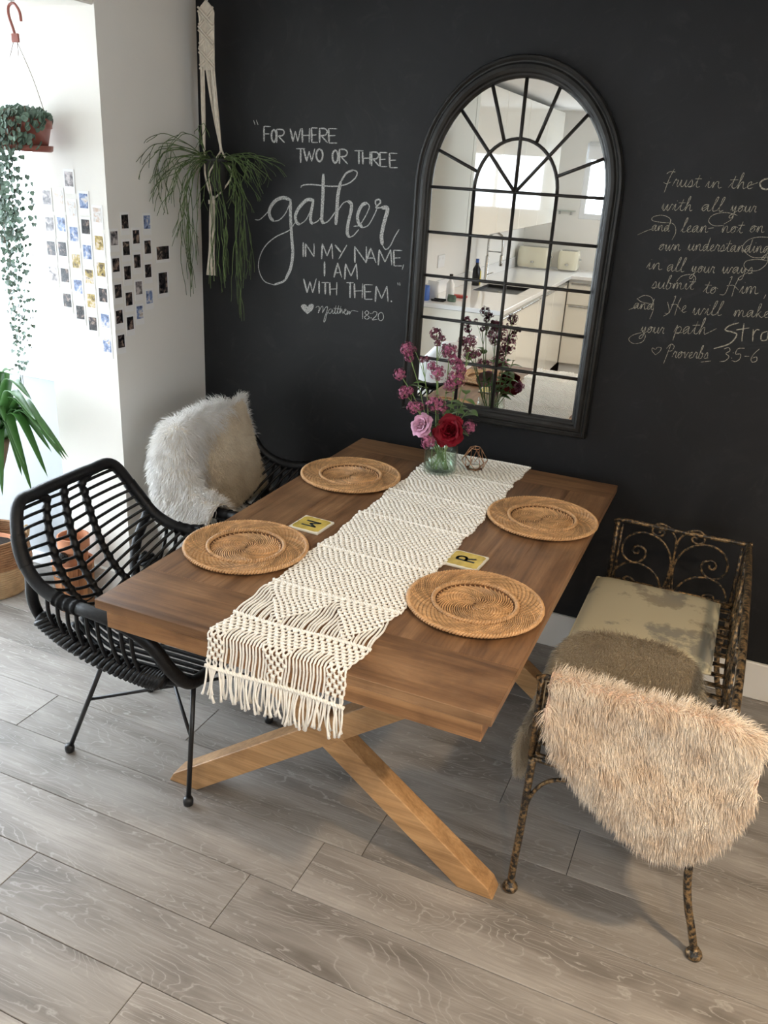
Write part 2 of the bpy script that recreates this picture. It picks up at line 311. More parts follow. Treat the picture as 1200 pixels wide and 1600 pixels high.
mt = dict(
 white=mat('matt_white_wall_paint', (.80, .775, .73), .85, var=.015, vscale=3, bump=.05, bscale=220),
 ceil=mat('white_ceiling_paint', (.80, .79, .77), .9), trim=mat('white_gloss_trim', (.80, .79, .76), .35),
 upvc=mat('white_plastic_window_frame', (.82, .83, .84), .35), board=chalkboard_mat(), floor=floor_mat(),
 seam=mat('dark_plank_seam', (.05, .045, .04), .8),
 tabtop=wood('brown_mango_boards', (.075, .036, .017), (.185, .096, .045), (.30, .172, .088), 1, .42, .16),
 tabend=wood('brown_mango_end_board', (.085, .042, .019), (.20, .105, .049), (.31, .178, .090), 0, .42, .1),
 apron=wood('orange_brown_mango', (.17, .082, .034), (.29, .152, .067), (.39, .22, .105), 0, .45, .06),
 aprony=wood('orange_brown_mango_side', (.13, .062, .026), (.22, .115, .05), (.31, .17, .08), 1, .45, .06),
 beam=wood('honey_coloured_mango', (.30, .165, .068), (.43, .25, .115), (.53, .33, .165), 0, .45, .05),
 rattan=mat('black_painted_rattan', (.006, .0063, .0075), .42, var=.3, vscale=70, bump=.25, bscale=90, spec=.35),
 steel=mat('black_powder_coated_steel', (.012, .012, .013), .35, spec=.5),
 cane=mat('honey_woven_cane', (.50, .29, .135), .45, var=.25, vscale=40, island=.22),
 caned=mat('dark_woven_cane', (.13, .060, .024), .6, var=.3, vscale=40, island=.25),
 cotton=mat('natural_cotton_cord', (.90, .875, .81), .9, var=.08, vscale=60, bump=.4, bscale=500, spec=.1, sheen=.2),
 hcotton=mat('cream_cotton_rope', (.70, .63, .53), .9, var=.1, vscale=60, bump=.4, bscale=400, spec=.1),
 tile=mat('mustard_ceramic', (.56, .42, .10), .25, var=.25, vscale=35), tilew=mat('cream_ceramic_edge', (.72, .68, .56), .3), ink=mat('dark_green_ink', (.025, .035, .03), .5),
 frame=mat('distressed_black_metal', (.014, .0135, .0125), .42, var=.5, vscale=14, bump=.3, bscale=60, spec=.5),
 bars=mat('brown_black_bars', (.018, .016, .014), .4), glass=mat('clear_glass', (.95, .985, .97), .02, trans=1, ior=1.45), water=mat('water', (.9, .97, .93), .0, trans=1, ior=1.33),
 chalk=chalk_mat('white_chalk', (.56, .56, .55)), chalk2=chalk_mat('pale_yellow_chalk', (.43, .40, .32)),
 copper=mat('copper_wire', (.55, .30, .17), .3, 1), wax=mat('white_wax', (.85, .82, .75), .5, sss=.3), gilt=gilt_mat(), pad=pad_mat(),
 hide=mat('pinkish_tanned_hide', (.68, .51, .41), .8), hide_shaded=mat('hide_painted_shade', (.40, .34, .25), .9), hidew=mat('pale_hide', (.84, .78, .68), .8),  # the taupe hide carries the same painted shade as its fleece
 fur_tan=fur_mat('champagne_sheepskin', (.80, .655, .51), (.96, .87, .75), .07), fur_tan_shaded=fur_mat('champagne_sheepskin_painted_shade', (.42, .355, .26), (.52, .45, .34), .06),  # the taupe fur is champagne fleece with shade mixed into its colour
 fur_white=fur_mat('ivory_sheepskin', (.86, .83, .78), (.95, .94, .92), .05), fur_cream=fur_mat('cream_faux_fur', (.70, .58, .42), (.84, .74, .58), .08),
 cream=mat('cream_cushion_cloth', (.75, .64, .48), .9),
 card=mat('photo_card', (.82, .81, .80), .4), terra=mat('terracotta', (.52, .225, .12), .75, var=.2, vscale=14), plastic=mat('brown_plastic_pot', (.25, .075, .055), .4),
 soil=mat('dark_soil', (.02, .014, .010), .9, bump=1, bscale=80), vine=mat('thin_brown_stem', (.16, .11, .07), .7),
 hearts=mat('silvery_green_leaf', (.10, .155, .115), .5, var=.4, vscale=40, island=.35), yucca=mat('glossy_green_leaf', (.055, .15, .035), .35, var=.25, vscale=12, island=.3),
 rhip=mat('dark_green_stem', (.075, .115, .035), .5, var=.35, vscale=20, island=.3), leaf=mat('mid_green_leaf', (.10, .19, .045), .45, island=.3), stalk=mat('pale_green_stalk', (.20, .30, .10), .5),
 bark=mat('brown_bark', (.16, .10, .06), .9, bump=.5, bscale=40),
 pink=mat('lilac_pink_petal', (.62, .32, .46), .55, var=.12, vscale=30, sheen=.3, sss=.1), red=mat('deep_red_petal', (.17, .0035, .011), .6, spec=.2, var=.3, vscale=30),
 val=mat('dusky_pink_floret', (.34, .09, .165), .6, island=.5), valb=mat('maroon_bud', (.15, .04, .065), .6, island=.4),
 jute=mat('natural_jute', (.46, .33, .19), .85, var=.2, vscale=25, bump=.6, bscale=70), juted=mat('brown_jute', (.28, .15, .075), .85, var=.2, vscale=25, bump=.6, bscale=70),
 barrel=wood('orange_stained_staves', (.25, .09, .03), (.42, .18, .07), (.55, .30, .13), 2, .5, .2), blackg=mat('glossy_black', (.01, .01, .012), .15),
 gloss=mat('gloss_cream_cabinet', (.78, .75, .67), .06, spec=.6, coat=.3), cabw=mat('white_cabinet_carcass', (.78, .77, .73), .35), top=mat('white_quartz', (.80, .80, .80), .12, var=.02, vscale=200),
 metal=mat('brushed_steel', (.55, .55, .54), .25, 1), sink=mat('black_composite', (.02, .02, .021), .4), retro=mat('cream_enamel', (.72, .68, .53), .15, coat=.5),
 blue=mat('blue_plastic', (.06, .14, .45), .4), white2=mat('white_plastic', (.82, .82, .82), .4), yellow=mat('yellow_plastic', (.65, .55, .05), .4), redp=mat('red_plastic', (.5, .06, .05), .4),
 paving=mat('pale_paving', (.5, .48, .44), .8, var=.1), lamp=mat('lamp_diffuser', (.9, .85, .75), .5), panel=mat('white_door_panel_painted_shade', (.42, .45, .48), .35), char=mat('charcoal_pot', (.03, .03, .028), .7), navy=mat('navy_seat_cloth', (.02, .024, .04), .9))  # door panel is white plastic; its bluish grey is shade put into the colour
_l = mt['lamp'].node_tree.nodes['Principled BSDF']; _l.inputs['Emission Color'].default_value = (1, .82, .6, 1); _l.inputs['Emission Strength'].default_value = 8
def mirror_mat():
    m, nt, b = new_mat('silvered_mirror'); b.inputs['Base Color'].default_value = (.93, .94, .93, 1); b.inputs['Metallic'].default_value = 1; b.inputs['Roughness'].default_value = 0.0; return m
mt['mirror'] = mirror_mat()
def schlick(nt):   # reflectance of a thin sheet, the same from either side
    lw = N(nt, 'ShaderNodeLayerWeight', i_Blend=.5); p = N(nt, 'ShaderNodeMath', operation='POWER', i_1=4.0); nt.links.new(lw.outputs['Facing'], p.inputs[0])
    a = N(nt, 'ShaderNodeMath', operation='MULTIPLY_ADD', i_1=.8, i_2=.045); nt.links.new(p.outputs[0], a.inputs[0]); return a.outputs[0]
def pane_mat():
    m, nt, b = new_mat('window_glass'); nt.nodes.remove(b)
    t = N(nt, 'ShaderNodeBsdfTransparent'); g = N(nt, 'ShaderNodeBsdfGlossy', i_Roughness=0.0); mx = N(nt, 'ShaderNodeMixShader')
    nt.links.new(schlick(nt), mx.inputs[0]); nt.links.new(t.outputs[0], mx.inputs[1]); nt.links.new(g.outputs[0], mx.inputs[2])
    nt.links.new(mx.outputs[0], nt.nodes['Material Output'].inputs[0]); return m
mt['pane'] = pane_mat()
def clear_mat(name, tint):
    m, nt, b = new_mat(name); nt.nodes.remove(b)
    t = N(nt, 'ShaderNodeBsdfTransparent'); t.inputs[0].default_value = (*tint, 1); g = N(nt, 'ShaderNodeBsdfGlossy', i_Roughness=.02); mx = N(nt, 'ShaderNodeMixShader')
    nt.links.new(schlick(nt), mx.inputs[0]); nt.links.new(t.outputs[0], mx.inputs[1]); nt.links.new(g.outputs[0], mx.inputs[2])
    nt.links.new(mx.outputs[0], nt.nodes['Material Output'].inputs[0]); return m
mt['glass'] = clear_mat('clear_glass_wall', (.95, .98, .96)); mt['water'] = clear_mat('greenish_water', (.90, .96, .92))
# ------------------------------------------------------------------ measured outlines (tenths of a millimetre on the wall)
QUOTE_GATHER = "10,62,2953,18181,2952,18709;10,30,2952,18709,3245,18709;10,30,2952,18446,3187,18455;21,62,3381,18622,3303,18532,3279,18399,3304,18260,3384,18184,3462,18266,3486,18408,3460,18538,3381,18622;30,62,3508,18163,3504,18637;31,42,3504,18628,3743,18622,3829,18532,3745,18420,3540,18393;30,42,3574,18394,3850,18178;40,62,4080,18674,4212,18234;40,42,4212,18234,4304,18594;40,42,4304,18594,4408,18243;40,42,4408,18243,4523,18690;50,62,4586,18708,4612,18221;50,42,4899,18719,4896,18233;50,30,4591,18455,4905,18477;60,62,4980,18733,5006,18237;60,30,4980,18733,5241,18732;60,30,4986,18485,5196,18504;60,30,5006,18237,5255,18248;70,62,5330,18241,5315,18735;71,42,5316,18725,5545,18719,5630,18624,5552,18508,5356,18480;70,42,5389,18481,5658,18255;80,62,5685,18734,5720,18248;80,30,5685,18734,6040,18737;80,30,5694,18491,5977,18512;80,30,5720,18248,6058,18262;90,62,4537,18012,4547,17510;90,30,4346,17993,4727,18011;100,62,4664,18007,4807,17575;100,42,4807,17575,4903,17931;100,42,4903,17931,5016,17586;100,42,5016,17586,5136,18029;111,62,5333,18038,5234,17946,5205,17814,5241,17676,5346,17603,5446,17686,5474,17827,5437,17956,5333,18038;121,62,5984,18027,5901,17935,5878,17801,5911,17660,6000,17584,6084,17669,6106,17812,6074,17943,5984,18027;130,62,6177,17558,6157,18065;131,42,6158,18055,6393,18050,6481,17954,6402,17833,6201,17803;130,42,6235,17805,6514,17575;140,62,6947,18051,6969,17598;140,30,6767,18033,7127,18050;150,62,7099,18018,7135,17592;150,42,7397,18031,7405,17606;150,30,7110,17796,7408,17819;160,62,7482,17559,7456,18034;161,42,7457,18025,7665,18020,7744,17929,7676,17817,7500,17789;160,42,7529,17791,7780,17575;170,62,7783,18024,7825,17552;170,30,7783,18024,8077,18029;170,30,7797,17788,8032,17810;170,30,7825,17552,8105,17567;180,62,8165,18018,8212,17537;180,30,8165,18018,8486,18023;180,30,8181,17778,8437,17800;180,30,8212,17537,8517,17553;190,62,4721,14654,4732,14112;200,62,4835,14121,4823,14623;200,42,4823,14623,5209,14155;200,42,5209,14155,5196,14655;210,62,5538,14101,5559,14686;210,42,5559,14686,5777,14240;210,42,5777,14240,5963,14720;210,42,5963,14720,6023,14146;220,62,6099,14677,6364,14439;220,42,6606,14720,6273,14169;230,62,6970,14095,6941,14695;230,42,6941,14695,7451,14140;230,42,7451,14140,7420,14736;240,62,7420,14137,7608,14698;240,42,7608,14698,7854,14177;240,30,7498,14319,7779,14356;250,62,7951,14105,7962,14675;250,42,7962,14675,8220,14244;250,42,8220,14244,8421,14715;250,42,8421,14715,8501,14157;260,62,8545,14699,8599,14139;260,30,8545,14699,8888,14718;260,30,8563,14419,8837,14455;260,30,8599,14139,8925,14170;270,62,5670,14030,5688,13469;280,62,6099,13470,6246,14027;280,42,6246,14027,6434,13503;280,30,6160,13651,6376,13683;290,62,6565,13444,6584,14031;290,42,6584,14031,6831,13588;290,42,6831,13588,7035,14073;290,42,7035,14073,7106,13498;300,62,4767,13291,4938,12761;300,42,4938,12761,5052,13211;300,42,5052,13211,5188,12788;300,42,5188,12788,5330,13348;310,62,5458,13275,5472,12789;320,62,5728,13246,5743,12790;320,30,5565,13220,5892,13253;330,62,5924,13266,5957,12773;330,42,6235,13297,6238,12803;330,30,5933,13009,6245,13052;340,62,6800,13355,6826,12775;340,30,6647,13328,6953,13359;350,62,6986,13335,7029,12786;350,42,7334,13370,7344,12820;350,30,6999,13049,7347,13097;360,62,7411,13334,7457,12787;360,30,7411,13334,7763,13359;360,30,7425,13060,7706,13101;360,30,7457,12787,7792,12824;370,62,7904,12741,7913,13330;370,42,7913,13330,8162,12887;370,42,8162,12887,8355,13375;370,42,8355,13375,8433,12799;380,26,7386,12341,7401,12028;391,26,7575,12200,7487,12272,7567,12362,7654,12291,7575,12200,7475,12097,7584,12038,7685,12122,7575,12200;401,26,7803,12282,7887,12371,7999,12337,7963,12207,7816,12048,8036,12090;411,26,8161,12374,8077,12299,8061,12200,8094,12090,8180,12051,8264,12126,8280,12226,8241,12334,8161,12374;420,28,2494,18899,2559,18746;430,28,2612,18913,2690,18751;440,28,8784,13557,8810,13450;450,28,8863,13565,8884,13441;460,30,8982,14229,8935,14035;470,50,8541,12850,8593,12811;480,40,7739,12296,7747,12263;480,40,7754,12127,7763,12093;491,30,2534,15333,2753,15350,3024,15564,3226,15771;491,90,4151,16161,3821,16232,3458,16088,3212,15770,3227,15496,3396,15342;491,34,3396,15331,3664,15417,3927,15684,4119,16078;491,88,4137,16187,4140,15590,4204,14822,4261,14211,4176,13634,3958,13210;491,70,4176,13634,3925,13149,3412,12910;491,34,3412,12910,2961,13022,2717,13437,2752,13904,3027,14386,3501,14765,4101,15064,4360,15387;501,88,5153,16228,4864,16225,4559,15973,4369,15661,4400,15390,4559,15304;501,34,4559,15304,4848,15533,5094,16037,5153,16228;501,80,5122,16199,5037,15764,5025,15465,5131,15380;501,34,5131,15380,5366,15517,5519,15744;511,92,5519,17182,5526,16544,5505,15797,5507,15528,5594,15415;511,40,5594,15415,5813,15551,6086,15892;511,40,4565,16643,4660,16729,5043,16778,5677,16763,6176,16794,6604,16923,6869,17144,6903,17325,6736,17383;521,60,6737,17378,6467,17250,6263,16955;521,95,6263,16955,6157,16479,6132,15842,6104,15411;521,36,6120,15815,6357,16176,6570,16296;521,88,6570,16296,6723,16201,6722,15937,6633,15559,6599,15180,6688,15009;521,34,6689,14999,6873,15095,7080,15326;521,34,6858,15416,7103,15488,7333,15823,7468,16147,7370,16286;531,84,7370,16286,7161,16178,7011,15852,7050,15564,7231,15402;531,34,7232,15391,7472,15516,7695,15902,7801,16170;541,50,7738,16218,7705,16371,7846,16432,7912,16333,7798,16222,7742,16140,7953,16155;541,100,7953,16155,8206,16136,8103,15670,8022,15188,8073,14846;541,36,8073,14846,8223,14698,8396,14846,8556,15179,8717,15455;551,24,5328,12222,5427,12292,5495,12241,5454,12032,5561,12249,5639,12316,5663,12202,5647,12066,5760,12271,5858,12311,5831,12134,5739,11889,5712,11709,5776,11776,5835,12017,5897,12141;551,24,6078,12249,5960,12236,5898,12112,5998,12083,6079,12220,6097,12094,6174,12144,6230,12411,6195,12117,6279,12139,6347,12424,6306,12130,6390,12169,6446,12407,6411,12131,6484,12267,6541,12146,6615,12253,6565,12189,6679,12289,6626,12312,6591,12192,6686,12117,6757,12269,6738,12123,6823,12259,6828,12133,6925,12288,7196,12291;551,22,6122,12295,6515,12299"
QUOTE_TRUST = "561,16,17845,17865,17933,17930,18112,17933;561,16,18054,18018,17948,17716,17865,17302;561,16,17791,17605,17887,17574,18023,17631;561,16,18080,17524,18161,17720,18191,17688,18241,17700,18215,17571,18243,17506,18277,17533;561,16,18277,17529,18340,17713,18329,17573,18373,17509,18443,17575,18492,17716,18474,17555,18503,17512,18538,17539;561,16,18537,17535,18641,17730,18679,17623,18650,17526,18569,17525,18716,17549;561,16,18715,17539,18825,17733,18861,17882,18823,17712,18807,17562,18859,17520,18909,17554;561,16,18731,17763,18940,17778;571,16,19080,17552,19169,17719,19160,17573,19197,17534,19245,17564;571,16,19198,17808,19203,17823;571,16,19245,17554,19313,17712,19302,17536,19370,17693,19449,17724,19461,17597,19496,17539,19575,17570;581,16,19765,17574,19885,17767,19922,17914,19884,17746,19869,17598,19930,17558,19987,17591;581,16,19777,17795,20016,17812;581,16,19986,17581,20108,17836,20145,18003,20096,17961,20040,17561,20102,17710,20177,17754,20188,17608,20223,17567,20279,17601;581,16,20279,17601,20392,17688,20413,17772,20340,17738,20317,17633,20369,17572,20479,17617;591,16,17867,16812,17914,16966,17917,16794,17967,16776,18050,16961,18038,16809,18087,16781,18169,16966,18217,16938;591,16,18207,16806,18288,16981,18277,16829,18308,16790,18351,16823;591,16,18315,17073,18320,17089;591,16,18350,16812,18465,16998,18502,17140,18463,16978,18446,16837,18501,16799,18554,16831;591,16,18366,17025,18585,17043;591,16,18553,16821,18671,17067,18708,17228,18662,17186,18602,16803,18662,16946,18732,16989,18739,16849,18770,16810,18822,16843;601,16,19083,16861,19285,17019,19170,17014,19106,16912,19159,16834,19261,16939,19293,17030,19276,16880,19312,16841,19372,16874;601,16,19371,16864,19499,17108,19546,17267,19487,17225,19432,16926,19465,16848,19562,16882;601,16,19562,16872,19689,17115,19735,17275,19676,17233,19622,16935,19656,16857,19752,16891;611,16,19965,16914,20012,17057,20007,16944,20045,16898,20105,17051,20092,16881,20049,16709,19967,16687,19984,16763,20166,16912;611,16,20166,16912,20292,17067,20211,17036,20193,16923,20244,16887,20301,16964,20292,17058,20358,17041;611,16,20352,16910,20399,17071,20393,16949,20431,16894,20486,16952,20523,17075,20512,16934,20537,16898,20564,16921;611,16,20564,16917,20624,17088,20649,17061,20689,17072,20671,16959,20695,16904,20723,16927;621,16,17659,16145,17794,16286,17720,16283,17675,16191,17706,16120,17776,16213,17799,16295,17784,16159,17805,16124,17845,16153;621,16,17844,16144,17892,16290,17879,16127,17928,16273,17979,16302,17982,16185,18003,16132,18054,16161;621,16,18054,16161,18186,16301,18113,16298,18069,16207,18101,16136,18169,16229,18225,16499,18183,16193,18204,16141,18250,16169;631,16,18587,16168,18699,16420,18742,16584,18692,16541,18639,16232,18665,16152,18747,16188;631,16,18747,16188,18848,16276,18869,16359,18803,16324,18781,16221,18824,16162,18922,16209;631,16,18921,16199,19088,16362,18994,16356,18940,16251,18982,16172,19068,16280,19095,16373,19080,16219,19108,16180,19157,16214;631,16,19157,16204,19214,16370,19203,16186,19259,16352,19324,16387,19332,16256,19359,16197,19423,16231;641,16,19811,16252,19864,16415,19855,16234,19908,16398,19969,16431,19978,16301,20005,16242,20066,16275;641,16,20066,16275,20207,16443,20117,16408,20096,16287,20154,16250,20217,16333,20207,16433,20280,16416;641,16,20274,16276,20371,16461,20400,16601,20370,16441,20358,16301,20406,16263,20452,16296;641,16,20283,16486,20475,16506;651,16,20635,16340,20769,16506,20682,16472,20664,16352,20719,16315,20779,16397,20768,16496,20839,16479;651,16,20834,16340,20882,16501,20875,16323,20923,16484,20981,16516,20991,16388,21017,16330,21074,16362;661,16,17991,15562,18127,15725,18042,15690,18019,15574,18071,15540,18132,15621,18126,15716,18193,15701;661,16,18185,15586,18223,15732,18225,15570,18264,15554,18332,15731,18321,15587,18361,15561,18428,15737,18466,15712;661,16,18458,15588,18509,15743,18497,15572,18549,15727,18605,15760,18610,15637,18634,15582,18690,15614;671,16,18890,15624,18942,15803,18934,15668,18972,15608,19031,15674,19072,15810,19057,15654,19082,15614,19112,15641;671,16,19111,15637,19163,15805,19152,15618,19203,15786,19260,15820,19265,15686,19289,15626,19346,15660;671,16,19346,15660,19492,15822,19410,15818,19363,15712,19399,15632,19474,15739,19531,16049,19490,15699,19514,15639,19565,15672;671,16,19565,15672,19651,15759,19669,15842,19613,15808,19594,15705,19632,15645,19716,15691;671,16,19714,15670,19778,15858,19804,15829,19845,15841,19825,15717,19849,15657,19877,15683;671,16,19877,15679,19962,15868,19995,15768,19971,15674,19904,15671,20026,15698;671,16,20026,15688,20115,15876,20143,16019,20114,15856,20102,15712,20146,15674,20188,15707;671,16,20036,15902,20211,15922;671,16,20188,15707,20328,15867,20248,15863,20203,15759,20240,15679,20311,15785,20334,15877,20322,15725,20347,15685,20388,15718;671,16,20388,15708,20435,15873,20427,15690,20474,15855,20528,15888,20536,15757,20560,15697,20615,15731;671,16,20615,15731,20753,15890,20673,15886,20630,15782,20666,15703,20736,15808,20787,16112,20753,15769,20778,15709,20826,15742;671,16,20826,15732,20885,15907,20879,15756,20904,15717,20937,15749;671,16,20903,15998,20907,16014;671,16,20936,15739,20981,15902,20975,15721,21020,15884,21073,15917,21082,15787,21106,15728,21160,15761;671,16,21160,15761,21294,15919,21216,15915,21174,15812,21211,15744,21294,15919,21289,15738,21245,15554,21166,15550,21208,15633,21368,15773;681,16,17702,14930,17797,15114,17785,14953,17822,14911,17873,14944;681,16,17829,15211,17835,15228;681,16,17872,14934,17945,15107,17930,14913,18004,15086,18086,15120,18096,14982,18131,14918,18214,14952;691,16,18356,14934,18530,15100,18432,15096,18376,14988,18419,14904,18508,15014,18537,15111,18520,14951,18549,14909,18601,14943;691,16,18600,14933,18714,15191,18758,15361,18706,15317,18653,14998,18680,14915,18763,14950;691,16,18762,14939,18875,15197,18918,15366,18867,15323,18815,15005,18842,14921,18925,14956;701,16,19126,14984,19174,15138,19166,15017,19202,14968,19263,15132,19248,14950,19203,14766,19124,14741,19142,14823,19319,14984;701,16,19319,14984,19444,15150,19365,15116,19346,14995,19395,14957,19451,15040,19444,15140,19507,15123;701,16,19499,14982,19547,15155,19540,15024,19575,14966,19630,15028,19667,15160,19654,15009,19678,14970,19705,14996;701,16,19704,14992,19765,15174,19789,15146,19827,15157,19809,15037,19831,14978,19858,15003;711,16,20074,15049,20111,15200,20119,15032,20164,15015,20233,15198,20227,15049,20271,15022,20340,15204,20384,15178;711,16,20379,15059,20537,15217,20446,15211,20397,15109,20439,15033,20519,15137,20544,15227,20532,15078,20561,15040,20607,15073;711,16,20608,15083,20658,15234,20654,15115,20697,15069,20764,15230,20751,15053,20705,14872,20613,14846,20632,14926,20833,15087;711,16,20833,15078,20923,15260,20962,15164,20938,15074,20863,15070,20999,15098;721,16,17970,14324,18076,14527,18114,14421,18084,14321,18002,14316,18151,14348;721,16,18150,14337,18213,14525,18203,14384,18247,14322,18317,14392,18366,14535,18348,14372,18377,14331,18412,14359;721,16,18411,14355,18510,14620,18553,14773,18502,14727,18450,14358,18540,14353,18581,14475,18521,14535,18647,14501;721,16,18638,14371,18688,14546,18676,14352,18729,14528,18785,14553,18782,14359,18835,14535,18891,14560,18897,14410,18927,14370,18993,14406;721,16,18992,14396,19067,14583,19057,14422,19087,14381,19127,14416;721,16,19092,14680,19096,14697;721,16,19126,14405,19233,14604,19267,14755,19232,14583,19217,14433,19268,14394,19318,14429;721,16,19140,14630,19346,14654;731,16,19623,14358,19731,14550,19765,14698,19730,14528,19716,14379,19770,14336,19821,14368;731,16,19635,14582,19848,14592;731,16,19821,14368,19976,14538,19877,14507,19854,14379,19918,14336,19987,14421,19976,14528,20056,14506;741,16,20355,14885,20413,14911,20364,14649,20294,14359,20138,14325;741,16,20622,14900,20556,14660,20523,14302;741,16,20306,14622,20499,14657,20684,14526;741,16,20720,14457,20803,14663,20797,14486,20833,14441,20880,14479;741,16,20830,14771,20834,14790;741,16,20880,14467,20932,14659,20925,14446,20980,14639,21045,14666,21050,14454,21105,14646,21169,14674,21183,14510,21220,14465,21296,14505;751,16,21522,14476,21484,14336;761,16,17496,13610,17646,13754,17563,13751,17514,13657,17550,13584,17627,13680,17653,13763,17636,13625,17661,13589,17705,13618;761,16,17704,13609,17757,13758,17744,13592,17797,13742,17855,13771,17859,13652,17883,13598,17940,13628;761,16,17940,13628,18088,13771,18005,13768,17957,13675,17993,13603,18069,13698,18130,13973,18085,13662,18108,13608,18160,13637;771,16,18748,14097,18799,14122,18749,13860,18681,13571,18546,13543;771,16,18978,14104,18914,13865,18875,13506;771,16,18698,13835,18865,13864,19020,13726;771,16,19050,13667,19154,13766,19176,13861,19108,13824,19085,13704,19130,13634,19231,13685;781,16,19419,13656,19466,13822,19475,13638,19532,13620,19618,13821,19610,13657,19666,13628,19752,13829,19807,13800;781,16,19800,13659,19885,13848,19877,13686,19913,13645,19960,13680;781,16,19912,13947,19917,13964;781,16,19959,13669,20085,13936,20130,14110,20072,14064,20019,13738,20053,13654,20149,13692;781,16,20148,13682,20272,13947,20317,14121,20259,14075,20207,13750,20241,13666,20336,13705;791,16,20689,13712,20737,13886,20730,13693,20781,13868,20841,13894,20844,13702,20895,13876,20954,13902,20967,13754,21000,13714,21069,13751;791,16,21069,13751,21245,13923,21143,13916,21088,13805,21137,13724,21226,13837,21253,13934,21241,13774,21274,13734,21326,13770;791,16,21326,13759,21435,14021,21455,14170,21404,14124,21376,13742,21413,13851,21500,13941,21430,13852,21529,13753,21581,13789;791,16,21581,13789,21684,13881,21703,13967,21635,13930,21616,13823,21665,13763,21767,13813;801,16,17864,12863,17918,13022,17908,12897,17946,12848,18013,13017,17994,12830,17944,12640,17859,12614,17879,12698,18070,12866;801,16,18070,12866,18206,13039,18121,13003,18099,12878,18151,12840,18211,12926,18205,13029,18272,13012;801,16,18262,12867,18315,13045,18306,12911,18342,12852,18401,12917,18443,13053,18427,12898,18452,12859,18480,12885;801,16,18480,12881,18547,13070,18572,13040,18613,13053,18592,12929,18615,12869,18643,12895;811,16,18945,12959,19031,13194,18964,12683,19003,13015,19102,13163,19169,13082,19107,12938,19016,12941,19217,12974;811,16,19217,12974,19408,13181,19300,13170,19239,13039,19288,12944,19385,13079,19416,13194,19399,13005,19432,12959,19488,13002;811,16,19488,12989,19607,13226,19645,13403,19606,13201,19590,13025,19648,12981,19704,13024;811,16,19502,13253,19735,13288;811,16,19703,13011,19825,13322,19863,13522,19815,13469,19756,12992,19818,13172,19891,13229,19901,13056,19934,13010,19989,13053;821,16,18802,11859,18884,12305,18924,12526;821,16,18808,12384,18925,12547,19042,12494,18993,12338,18884,12305;821,16,19034,12124,19099,12327,19124,12297,19164,12312,19144,12179,19167,12116,19195,12145;821,16,19195,12152,19325,12339,19243,12298,19223,12166,19274,12127,19332,12220,19325,12328,19390,12313;821,16,19388,12269,19424,12348,19447,12145,19524,12348,19562,12319;821,16,19555,12189,19639,12284,19657,12372,19602,12334,19584,12224,19620,12163,19702,12215;821,16,19701,12193,19763,12393,19788,12363,19828,12378,19808,12247,19831,12185,19859,12214;821,16,19859,12209,19937,12475,19970,12627,19929,12581,19890,12213,19963,12209,19995,12331,19946,12390,20048,12358;821,16,20043,12228,20124,12429,20156,12326,20134,12227,20068,12220,20187,12254;831,20,20616,12609,20750,12671,20812,12577,20709,12468,20821,12378,20734,12231,20567,12177;831,20,20909,12336,20913,12357;831,20,20924,12513,20928,12533;831,20,21240,12716,21044,12673,21005,12496,21153,12509,21164,12361,21063,12251,20933,12263;831,20,21281,12459,21427,12473;831,20,21691,12757,21559,12572,21506,12393,21568,12300,21682,12360,21653,12482,21523,12420;841,40,20886,17903,20750,17862,20657,17753,20716,17632,20829,17585,20990,17607;851,16,20336,17650,20603,17770;861,15,17244,15949,17478,16081,17649,16162;871,15,18178,16404,17952,16396,17649,16431,17653,16543,17914,16616,18177,16537,18231,16364;881,15,18197,16428,18372,16330,18434,16113,18362,15883;891,15,19398,16322,19567,16357;901,15,19855,16445,19554,16422,19379,16539,19453,16719,19736,16826,20042,16805,20050,16654,19846,16487;911,15,20037,16826,20198,16773;921,15,20699,15683,20537,15845,20661,16074,20936,16183,21269,16202;931,15,20554,15758,20894,15569,21312,15606;941,15,21293,15692,21348,15434,21143,15194,20848,15165,20694,15284,20748,15445,21075,15519,21376,15503;951,15,18731,14592,18878,14791,19183,14867,19319,14743,19246,14529;961,15,17561,13902,17799,14047,18056,13980,18154,13633,18094,13289;971,15,17584,13905,17741,13826,18079,13792;981,15,17359,13518,17580,13640;991,15,18519,13436,18678,13598,18574,13919;1001,15,17956,12834,17640,12696,17520,12532,17686,12414,17965,12490,18051,12698,17956,12834;1011,15,19983,13039,20262,13240;1021,34,20903,13506,20639,13381,20535,13226,20768,13185,20917,13109,20754,12804,20300,12576;1021,30,21059,13502,21081,13177,21111,12921;1021,26,20863,13267,21259,13386;1021,30,21375,13354,21434,12963;1021,28,21400,13170,21465,13342,21572,13355;1021,30,21794,13336,21660,13249,21682,13042,21847,13086,21831,13364,21912,13025;1031,16,18486,12122,18355,12244,18352,12343,18454,12307,18512,12388,18633,12380,18607,12253,18486,12122;1041,15,19981,12081,20289,12163"
HEART = [[4966, 11928], [4725, 12095], [4675, 12207], [4755, 12292], [4890, 12290], [4972, 12223], [5057, 12326], [5191, 12353], [5253, 12272], [5177, 12105]]
